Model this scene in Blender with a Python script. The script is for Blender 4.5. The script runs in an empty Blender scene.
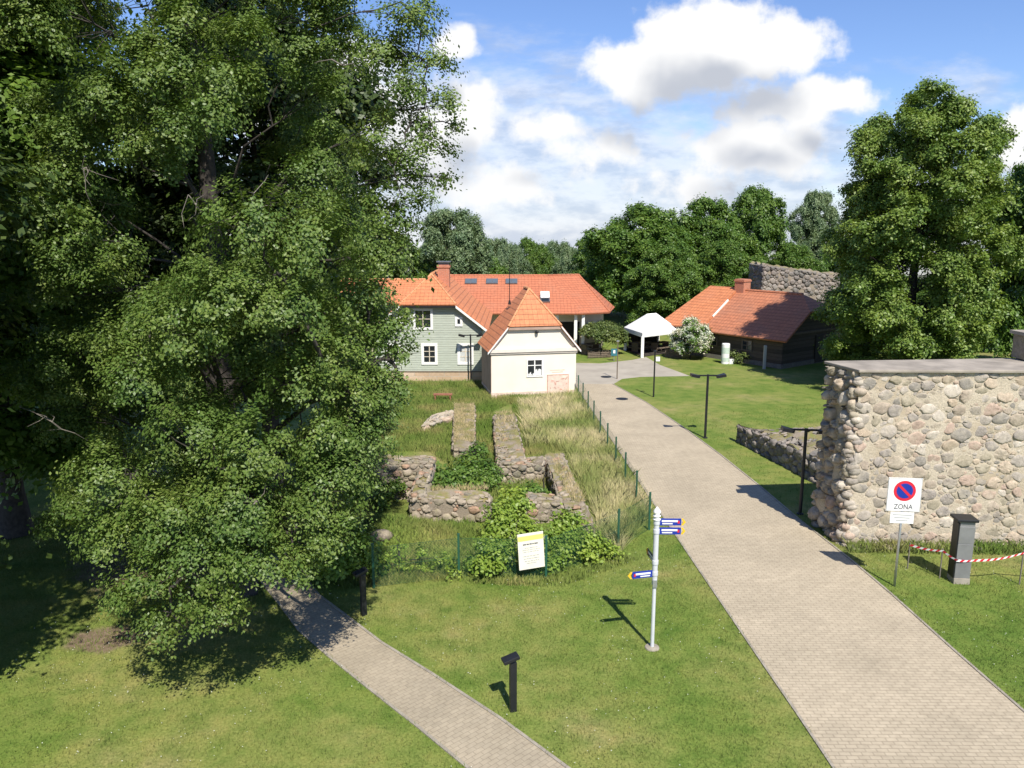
import bpy, math, random
import numpy as np
from mathutils import Vector, Matrix
R = math.radians
C = bpy.context.scene.collection
S = bpy.context.scene
rnd = random.Random(5)

# ------------------------------------------------------------------ camera, sky, sun, exposure
CAMH = 9.0; FPX = 788.0; PITCH = math.atan(154 / 788)
cd = bpy.data.cameras.new('camera'); cam = bpy.data.objects.new('camera', cd); C.objects.link(cam)
cam.location = (0, 0, CAMH); cam.rotation_euler = (R(90) - PITCH, 0, 0)
cd.sensor_width = 36; cd.lens = 36 * FPX / 1024; cd.clip_start = 0.1; cd.clip_end = 3000
S.camera = cam
S.cycles.max_bounces = 6; S.cycles.diffuse_bounces = 3; S.cycles.transmission_bounces = 4
SUN_EL, SUN_AZ = R(51), R(17)          # sun stands behind the camera, to its right
S.view_settings.view_transform = 'Standard'; S.view_settings.look = 'None'
S.view_settings.gamma = 1; S.view_settings.use_curve_mapping = False
S.view_settings.exposure = 0.45
to_sun = Vector((math.sin(SUN_AZ) * math.cos(SUN_EL), -math.cos(SUN_AZ) * math.cos(SUN_EL), math.sin(SUN_EL)))
sd = bpy.data.lights.new('sun', 'SUN'); sun = bpy.data.objects.new('sun', sd); C.objects.link(sun)
sd.energy = 5.0; sd.angle = R(0.53); sd.color = (1, 0.95, 0.86)
sun.location = (20, -40, 60); sun.rotation_euler = (-to_sun).to_track_quat('-Z', 'Y').to_euler()

def ray(px, py):
    x = (px - 512) / FPX; v = -(py - 384) / FPX
    return Vector((x, math.cos(PITCH) + v * math.sin(PITCH), -math.sin(PITCH) + v * math.cos(PITCH)))
def G(px, py, z=0.0):
    r = ray(px, py); t = (z - CAMH) / r.z
    return Vector((r.x * t, r.y * t, z))
def at(px, py, d):
    r = ray(px, py); t = d / r.y
    return Vector((r.x * t, d, CAMH + r.z * t))
def zat(py, d): return at(512, py, d).z

# ------------------------------------------------------------------ node helpers
class NT:
    def __init__(s, tree): s.t = tree; s.n = tree.nodes; s.l = tree.links
    def node(s, typ, **kw):
        n = s.n.new(typ)
        for k, v in kw.items():
            if k.startswith('i_'):
                key = k[2:]; n.inputs[int(key) if key.isdigit() else key.replace('_', ' ')].default_value = v
            else: setattr(n, k, v)
        return n
    def link(s, a, b): s.l.new(a, b)
    def math(s, op, a, b=None, c=None, clamp=False):
        n = s.n.new('ShaderNodeMath'); n.operation = op; n.use_clamp = clamp
        for i, v in enumerate((a, b, c)):
            if v is None: continue
            if isinstance(v, (int, float)): n.inputs[i].default_value = v
            else: s.l.new(v, n.inputs[i])
        return n.outputs[0]
    def vmath(s, op, a, b=None):
        n = s.n.new('ShaderNodeVectorMath'); n.operation = op
        for i, v in enumerate((a, b)):
            if v is None: continue
            if isinstance(v, (tuple, list)): n.inputs[i].default_value = v
            else: s.l.new(v, n.inputs[i])
        return n.outputs['Value'] if op in ('LENGTH', 'DOT_PRODUCT') else n.outputs[0]
    def ramp(s, fac, stops, interp='LINEAR'):
        n = s.n.new('ShaderNodeValToRGB'); cr = n.color_ramp; cr.interpolation = interp
        while len(cr.elements) < len(stops): cr.elements.new(0.5)
        for e, (p, c) in zip(cr.elements, stops):
            e.position = p; e.color = (*c, 1) if len(c) == 3 else c
        s.l.new(fac, n.inputs[0]); return n.outputs[0]
    def mix(s, fac, a, b, mode='MIX'):
        n = s.n.new('ShaderNodeMix'); n.data_type = 'RGBA'; n.blend_type = mode
        for sock, v in ((n.inputs[0], fac), (n.inputs[6], a), (n.inputs[7], b)):
            if isinstance(v, (int, float)): sock.default_value = v
            elif isinstance(v, tuple): sock.default_value = (*v[:3], 1)
            else: s.l.new(v, sock)
        return n.outputs[2]
    def noise(s, vec, scale, detail=4, rough=0.55, out=0):
        n = s.n.new('ShaderNodeTexNoise'); n.inputs['Scale'].default_value = scale
        n.inputs['Detail'].default_value = detail; n.inputs['Roughness'].default_value = rough
        if vec is not None: s.l.new(vec, n.inputs['Vector'])
        return n.outputs[out]
    def smooth(s, v, a, b):
        n = s.n.new('ShaderNodeMapRange'); n.interpolation_type = 'SMOOTHSTEP'
        n.inputs[1].default_value = a; n.inputs[2].default_value = b; s.l.new(v, n.inputs[0]); return n.outputs[0]

# ------------------------------------------------------------------ world: Nishita sky with cumulus
W = bpy.data.worlds.new('World'); S.world = W; W.use_nodes = True
W.node_tree.nodes.clear()
def cloud_group():
    g = bpy.data.node_groups.new('cloud_density', 'ShaderNodeTree')
    g.interface.new_socket('P', in_out='INPUT', socket_type='NodeSocketVector')
    g.interface.new_socket('D', in_out='OUTPUT', socket_type='NodeSocketFloat')
    g.interface.new_socket('S', in_out='OUTPUT', socket_type='NodeSocketFloat')
    g.interface.new_socket('V', in_out='OUTPUT', socket_type='NodeSocketFloat')
    t = NT(g); gi = t.node('NodeGroupInput'); go = t.node('NodeGroupOutput'); P = gi.outputs[0]
    warp = t.noise(P, 0.014, 3, 0.55, 1)
    w2 = t.vmath('MULTIPLY', t.vmath('SUBTRACT', warp, (0.5, 0.5, 0.5)), (34, 26, 0))
    Q = t.vmath('ADD', P, w2)
    def blobs(lst):
        acc = None
        for (px, py, rx, ry, k) in lst:
            r = ray(px, py); u, v = r.x / r.y * FPX, r.z / r.y * FPX
            d = t.vmath('LENGTH', t.vmath('MULTIPLY', t.vmath('SUBTRACT', Q, (u, v, 0)), (1 / rx, 1 / ry, 0)))
            f = t.math('MULTIPLY', t.math('SUBTRACT', 1.0, d), k)
            acc = f if acc is None else t.math('SMOOTH_MAX', acc, f, 0.15)
        return acc
    cum = [(645, 70, 62, 38, 1), (705, 50, 85, 52, 1), (765, 48, 70, 36, 1), (730, 28, 50, 30, 1),
           (760, 148, 78, 36, .85), (835, 90, 55, 22, .7), (770, 110, 75, 24, .65), (456, 44, 22, 22, .9),
           (1020, 135, 34, 34, .8), (472, 112, 34, 40, .75), (430, 150, 50, 60, .7), (545, 128, 50, 20, .5),
           (600, 150, 60, 22, .45), (495, 185, 80, 26, .55), (690, 185, 70, 18, .45), (330, 120, 120, 90, .9)]
    b = blobs(cum)
    n1 = t.noise(P, 0.030, 7, 0.56)
    n1 = t.math('MULTIPLY', t.math('SUBTRACT', n1, 0.5), 1.25)
    t.link(t.math('ADD', b, n1), go.inputs[0]); t.link(t.math('ADD', b, t.math('MULTIPLY', t.math('SUBTRACT', t.noise(P, 0.022, 3, 0.5), 0.5), 0.5)), go.inputs[1])
    veil = blobs([(480, 165, 200, 110, 1.3), (640, 190, 260, 80, 1.2), (770, 160, 130, 80, 1.1), (540, 225, 380, 55, 1.3), (550, 95, 150, 22, .6), (960, 200, 160, 70, .8),
                  (960, 95, 46, 20, .35), (950, 180, 150, 60, .4)])
    n2 = t.noise(t.vmath('MULTIPLY', P, (0.45, 1.3, 1)), 0.028, 6, 0.6)
    t.link(t.math('ADD', veil, t.math('MULTIPLY', t.math('SUBTRACT', n2, 0.5), 2.0)), go.inputs[2])
    return g
def build_world():
    t = NT(W.node_tree)
    sky = t.node('ShaderNodeTexSky', sky_type='NISHITA', sun_disc=False)
    sky.sun_elevation = SUN_EL; sky.sun_rotation = math.pi - SUN_AZ
    sky.air_density = 1.0; sky.dust_density = 0.1; sky.ozone_density = 4.0; sky.altitude = 100
    b1 = t.node('ShaderNodeBackground'); b1.inputs[1].default_value = 0.10; t.link(t.mix(1.0, sky.outputs[0], (0.92, 0.97, 1.18), 'MULTIPLY'), b1.inputs[0])
    tc = t.node('ShaderNodeTexCoord'); sx = t.node('ShaderNodeSeparateXYZ'); t.link(tc.outputs['Generated'], sx.inputs[0])
    y = t.math('MAXIMUM', sx.outputs[1], 0.12)
    cx = t.node('ShaderNodeCombineXYZ')
    t.link(t.math('MULTIPLY', t.math('DIVIDE', sx.outputs[0], y), FPX), cx.inputs[0])
    t.link(t.math('MULTIPLY', t.math('DIVIDE', sx.outputs[2], y), FPX), cx.inputs[1])
    g = cloud_group()
    a = t.node('ShaderNodeGroup', node_tree=g); t.link(cx.outputs[0], a.inputs[0])
    up = t.node('ShaderNodeGroup', node_tree=g); t.link(t.vmath('ADD', cx.outputs[0], (10, 46, 0)), up.inputs[0])
    front = t.smooth(sx.outputs[1], 0.1, 0.3)
    cov = t.math('MULTIPLY', t.smooth(a.outputs[0], -0.04, 0.36), front)
    veil = t.math('MULTIPLY', t.math('MULTIPLY', t.smooth(a.outputs[2], -0.3, 0.75), front), 0.78)
    under = t.smooth(up.outputs[1], 0.05, 0.75)
    col = t.mix(under, (1.0, 1.0, 1.0), (0.55, 0.585, 0.66))
    uv_ = t.smooth(t.noise(t.vmath('MULTIPLY', cx.outputs[0], (.5, 1.3, 1)), .03, 6, .6), .38, .62)
    vcol = t.mix(uv_, (0.70, 0.735, 0.80), (0.44, 0.51, 0.65))
    b3 = t.node('ShaderNodeBackground'); t.link(vcol, b3.inputs[0]); b3.inputs[1].default_value = 0.90
    b2 = t.node('ShaderNodeBackground'); t.link(col, b2.inputs[0]); b2.inputs[1].default_value = 0.76
    m0 = t.node('ShaderNodeMixShader'); t.link(veil, m0.inputs[0]); t.link(b1.outputs[0], m0.inputs[1]); t.link(b3.outputs[0], m0.inputs[2])
    m1 = t.node('ShaderNodeMixShader'); t.link(cov, m1.inputs[0]); t.link(m0.outputs[0], m1.inputs[1]); t.link(b2.outputs[0], m1.inputs[2])
    o = t.node('ShaderNodeOutputWorld'); t.link(m1.outputs[0], o.inputs[0])
build_world()

# ------------------------------------------------------------------ materials
def new_mat(name):
    m = bpy.data.materials.new(name); m.use_nodes = True; m.node_tree.nodes.clear()
    t = NT(m.node_tree); o = t.node('ShaderNodeOutputMaterial')
    b = t.node('ShaderNodeBsdfPrincipled'); t.link(b.outputs[0], o.inputs[0])
    return m, t, b, o
def setcol(t, b, col):
    if isinstance(col, tuple): b.inputs['Base Color'].default_value = (*col, 1)
    else: t.link(col, b.inputs['Base Color'])
def bump(t, b, h, strength=0.3, dist=0.02):
    n = t.node('ShaderNodeBump'); n.inputs['Strength'].default_value = strength; n.inputs['Distance'].default_value = dist
    t.link(h, n.inputs['Height']); t.link(n.outputs[0], b.inputs['Normal'])
def pos(t): return t.node('ShaderNodeNewGeometry').outputs['Position']
def objc(t): return t.node('ShaderNodeTexCoord').outputs['Object']
def uvc(t): return t.node('ShaderNodeTexCoord').outputs['UV']
def plain(name, col, rough=0.6, var=0.15, scale=6.0, metal=0.0, bumpst=0.1):
    m, t, b, o = new_mat(name); P = objc(t)
    n = t.noise(P, scale, 5)
    k = t.ramp(n, [(0.3, (1 - var,) * 3), (0.7, (1 + var * 0.4,) * 3)])
    setcol(t, b, t.mix(1.0, col, k, 'MULTIPLY')); b.inputs['Roughness'].default_value = rough; b.inputs['Metallic'].default_value = metal
    if bumpst: bump(t, b, t.noise(P, scale * 5, 3), bumpst, 0.01)
    return m
def lawn_col(t, P):
    n1 = t.noise(P, 0.22, 4, 0.6); n2 = t.noise(P, 1.6, 4, 0.65); n3 = t.noise(P, 18, 2)
    c = t.ramp(n1, [(0.30, (0.110, 0.170, 0.032)), (0.44, (0.150, 0.202, 0.044)), (0.57, (0.205, 0.226, 0.066)), (0.72, (0.290, 0.250, 0.122))])
    c2 = t.ramp(n2, [(0.32, (0.64, 0.78, 0.60)), (0.50, (0.98, 1.0, 0.95)), (0.68, (1.22, 1.10, 1.15))])
    c = t.mix(1.0, c, c2, 'MULTIPLY')
    return t.mix(1.0, c, t.ramp(n3, [(0.3, (0.70, 0.74, 0.62)), (0.7, (1.16, 1.12, 1.1))]), 'MULTIPLY')
def ground_mat():
    m, t, b, o = new_mat('lawn'); P = pos(t); c = lawn_col(t, P)
    # bare soil under the big tree
    def patch(cx, cy, rx, ry):
        d = t.vmath('LENGTH', t.vmath('MULTIPLY', t.vmath('SUBTRACT', P, (cx, cy, 0)), (1 / rx, 1 / ry, 0)))
        return t.smooth(t.math('ADD', d, t.math('MULTIPLY', t.math('SUBTRACT', t.noise(P, 1.3, 5), 0.5), 1.1)), 1.1, 0.7)
    g = G(105, 638); s = patch(g.x, g.y, 0.9, 0.6)
    g = G(150, 600); s = t.math('MAXIMUM', s, patch(g.x - .5, g.y + 2.5, 2.6, 2.4))
    g = G(770, 405); s2 = patch(g.x, g.y, 6, 0.8)
    c = t.mix(s, c, t.ramp(t.noise(P, 7, 5), [(0.3, (0.12, 0.085, 0.055)), (0.7, (0.24, 0.18, 0.125))]))
    g = G(560, 430); s3 = patch(g.x, g.y + 2, 3.0, 8.5)
    c = t.mix(t.math('MULTIPLY', s3, 0.8), c, (0.20, 0.20, 0.07))
    setcol(t, b, c); b.inputs['Roughness'].default_value = 0.9; b.inputs['Specular IOR Level'].default_value = 0.15
    bump(t, b, t.noise(P, 30, 3), 0.5, 0.04); return m
def blade_mat(name, fn):
    m, t, b, o = new_mat(name); P = pos(t); c = fn(t, P)
    r = t.node('ShaderNodeNewGeometry').outputs['Random Per Island']
    c = t.mix(1.0, c, t.ramp(r, [(0, (0.72, 0.78, 0.7)), (1, (1.3, 1.22, 1.25))]), 'MULTIPLY')
    setcol(t, b, c); b.inputs['Roughness'].default_value = 0.7; b.inputs['Specular IOR Level'].default_value = 0.2
    tr = t.node('ShaderNodeBsdfTranslucent'); t.link(c, tr.inputs[0])
    nn = t.vmath('NORMALIZE', t.vmath('ADD', t.vmath('MULTIPLY', t.node('ShaderNodeNewGeometry').outputs['Normal'], (.35, .35, .35)), (0, -.15, .85))); t.link(nn, b.inputs['Normal'])
    mx = t.node('ShaderNodeMixShader'); mx.inputs[0].default_value = 0.3
    t.link(b.outputs[0], mx.inputs[1]); t.link(tr.outputs[0], mx.inputs[2]); t.link(mx.outputs[0], o.inputs[0]); return m
def leaf_mat(name, c0, c1, c2, trans=0.26, rough=0.45, spec=0.35):
    m, t, b, o = new_mat(name)
    r = t.node('ShaderNodeNewGeometry').outputs['Random Per Island']
    c = t.ramp(r, [(0, c0), (0.55, c1), (1, c2)])
    n = t.noise(objc(t), 0.7, 3)
    c = t.mix(1.0, c, t.ramp(n, [(0.35, (0.78, 0.86, 0.85)), (0.65, (1.16, 1.08, 1.0))]), 'MULTIPLY')
    setcol(t, b, c); b.inputs['Roughness'].default_value = rough; b.inputs['Specular IOR Level'].default_value = spec
    tr = t.node('ShaderNodeBsdfTranslucent'); t.link(t.mix(1.0, c, (1.2, 1.25, 0.6), 'MULTIPLY'), tr.inputs[0])
    mx = t.node('ShaderNodeMixShader'); mx.inputs[0].default_value = trans
    t.link(b.outputs[0], mx.inputs[1]); t.link(tr.outputs[0], mx.inputs[2]); t.link(mx.outputs[0], o.inputs[0]); return m
def brick_mat(name, c1, c2, mortar, bw, bh, ms=0.008, rough=0.85, rot=0.0, use_pos=False, bst=0.4, big=None, offset=0.5):
    m, t, b, o = new_mat(name); V = pos(t) if use_pos else uvc(t)
    mp = t.node('ShaderNodeMapping'); mp.inputs['Rotation'].default_value = (0, 0, rot); t.link(V, mp.inputs[0])
    br = t.node('ShaderNodeTexBrick'); br.offset = offset
    t.link(mp.outputs[0], br.inputs['Vector'])
    br.inputs['Color1'].default_value = (*c1, 1); br.inputs['Color2'].default_value = (*c2, 1); br.inputs['Mortar'].default_value = (*mortar, 1)
    br.inputs['Scale'].default_value = 1; br.inputs['Mortar Size'].default_value = ms; br.inputs['Mortar Smooth'].default_value = 0.4
    br.inputs['Brick Width'].default_value = bw; br.inputs['Row Height'].default_value = bh
    n = t.noise(V, 0.55, 6, 0.65); n2 = t.noise(V, 6, 4, 0.6)
    c = t.mix(1.0, br.outputs[0], t.ramp(n, big or [(0.3, (0.84, 0.83, 0.80)), (0.7, (1.1, 1.08, 1.05))]), 'MULTIPLY')
    c = t.mix(1.0, c, t.ramp(n2, [(0.25, (0.86, 0.85, 0.84)), (0.75, (1.1, 1.1, 1.1))]), 'MULTIPLY')
    setcol(t, b, c); b.inputs['Roughness'].default_value = rough; b.inputs['Specular IOR Level'].default_value = 0.25
    bump(t, b, t.math('SUBTRACT', t.math('MULTIPLY', n2, 0.3), br.outputs['Fac']), bst, 0.012); return m
def tile_mat(name, c1, c2, dirt):
    m, t, b, o = new_mat(name); V = uvc(t)
    br = t.node('ShaderNodeTexBrick'); br.offset = 0.0; t.link(V, br.inputs['Vector'])
    br.inputs['Color1'].default_value = (*c1, 1); br.inputs['Color2'].default_value = (*c2, 1)
    br.inputs['Mortar'].default_value = tuple(0.45 * x for x in c1) + (1,)
    br.inputs['Scale'].default_value = 1; br.inputs['Mortar Size'].default_value = 0.012; br.inputs['Mortar Smooth'].default_value = 0.6
    br.inputs['Brick Width'].default_value = 0.26; br.inputs['Row Height'].default_value = 0.33
    sp = t.node('ShaderNodeSeparateXYZ'); t.link(V, sp.inputs[0])
    wv = t.math('SINE', t.math('MULTIPLY', sp.outputs[0], 2 * math.pi / 0.26))
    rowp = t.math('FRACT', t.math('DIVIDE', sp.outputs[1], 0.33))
    n = t.noise(V, 0.5, 6, 0.65); n2 = t.noise(V, 5, 4, 0.6)
    c = t.mix(t.math('MULTIPLY', t.smooth(n, 0.42, 0.75), 0.75), br.outputs[0], dirt)
    c = t.mix(1.0, c, t.ramp(n2, [(0.25, (0.78, 0.76, 0.75)), (0.75, (1.14, 1.12, 1.1))]), 'MULTIPLY')
    setcol(t, b, c); b.inputs['Roughness'].default_value = 0.75
    h = t.math('SUBTRACT', t.math('MULTIPLY', wv, 0.22), rowp)
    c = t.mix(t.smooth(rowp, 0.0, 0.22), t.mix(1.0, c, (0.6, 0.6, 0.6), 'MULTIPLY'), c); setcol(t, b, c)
    bump(t, b, h, 0.5, 0.02); return m
def plank_mat(name, col, h=0.16, var=0.25, gap=0.12, vertical=False, streak=0.3):
    m, t, b, o = new_mat(name); V = uvc(t)
    sp = t.node('ShaderNodeSeparateXYZ'); t.link(V, sp.inputs[0])
    a = t.math('DIVIDE', sp.outputs[0 if vertical else 1], h)
    fr = t.math('FRACT', a); idn = t.node('ShaderNodeTexWhiteNoise', noise_dimensions='1D'); t.link(t.math('FLOOR', a), idn.inputs['W'])
    line = t.smooth(fr, 0.0, gap)
    st = t.noise(t.vmath('MULTIPLY', V, (8, 1.2, 1) if vertical else (1.2, 8, 1)), 2.0, 5)
    c = t.mix(1.0, col, t.ramp(idn.outputs[0], [(0, (1 - var,) * 3), (1, (1 + var,) * 3)]), 'MULTIPLY')
    c = t.mix(1.0, c, t.ramp(st, [(0.3, (1 - streak,) * 3), (0.7, (1.08,) * 3)]), 'MULTIPLY')
    c = t.mix(line, t.mix(1.0, c, (0.5, 0.5, 0.5), 'MULTIPLY'), c)
    setcol(t, b, c); b.inputs['Roughness'].default_value = 0.8; bump(t, b, line, 0.6, 0.02); return m
def stone_mat(name, cols, lichen=(0.30, 0.31, 0.24), amt=0.35):
    m, t, b, o = new_mat(name); P = pos(t)
    r = t.node('ShaderNodeNewGeometry').outputs['Random Per Island']
    n = len(cols); c = t.ramp(r, [(i / n, cc) for i, cc in enumerate(cols)], 'CONSTANT')
    n1 = t.noise(P, 9, 6, 0.65); n2 = t.noise(P, 34, 4, 0.6); n3 = t.noise(P, 2.6, 7, 0.7)
    c = t.mix(1.0, c, t.ramp(n1, [(0.28, (0.68, 0.66, 0.63)), (0.72, (1.24, 1.2, 1.15))]), 'MULTIPLY')
    c = t.mix(1.0, c, t.ramp(n2, [(0.25, (0.78,) * 3), (0.75, (1.15,) * 3)]), 'MULTIPLY')
    c = t.mix(t.math('MULTIPLY', t.smooth(n3, 0.45, 0.7), amt), c, lichen)
    setcol(t, b, c); b.inputs['Roughness'].default_value = 0.88; b.inputs['Specular IOR Level'].default_value = 0.25
    bump(t, b, t.math('ADD', n1, n2), 0.5, 0.02); return m
def mortar_mat(name, c0, c1, stain=None, moss=None):
    m, t, b, o = new_mat(name); P = pos(t)
    n = t.noise(P, 3.2, 7, 0.7); n2 = t.noise(P, 26, 5, 0.65); n3 = t.noise(P, 0.8, 5, 0.6)
    c = t.mix(n, c0, c1)
    c = t.mix(1.0, c, t.ramp(n2, [(0.25, (0.66,) * 3), (0.7, (1.14,) * 3)]), 'MULTIPLY')
    if stain: c = t.mix(t.math('MULTIPLY', t.smooth(n3, 0.5, 0.64), 0.8), c, stain)
    if moss:
        nz = t.node('ShaderNodeSeparateXYZ'); t.link(t.node('ShaderNodeNewGeometry').outputs['Normal'], nz.inputs[0])
        f = t.math('MULTIPLY', t.smooth(nz.outputs[2], 0.5, 0.9), t.smooth(t.noise(P, 1.4, 6, 0.65), 0.40, 0.58))
        c = t.mix(f, c, t.ramp(t.noise(P, 5, 4), [(0.3, moss), (0.7, (0.25, 0.19, 0.10))]))
    setcol(t, b, c); b.inputs['Roughness'].default_value = 0.95; b.inputs['Specular IOR Level'].default_value = 0.15
    bump(t, b, t.math('ADD', n2, n), 0.7, 0.03); return m
def glass_mat():
    m, t, b, o = new_mat('window_glass'); setcol(t, b, (0.02, 0.024, 0.028)); b.inputs['Roughness'].default_value = 0.06
    b.inputs['Specular IOR Level'].default_value = 0.6; return m

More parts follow.
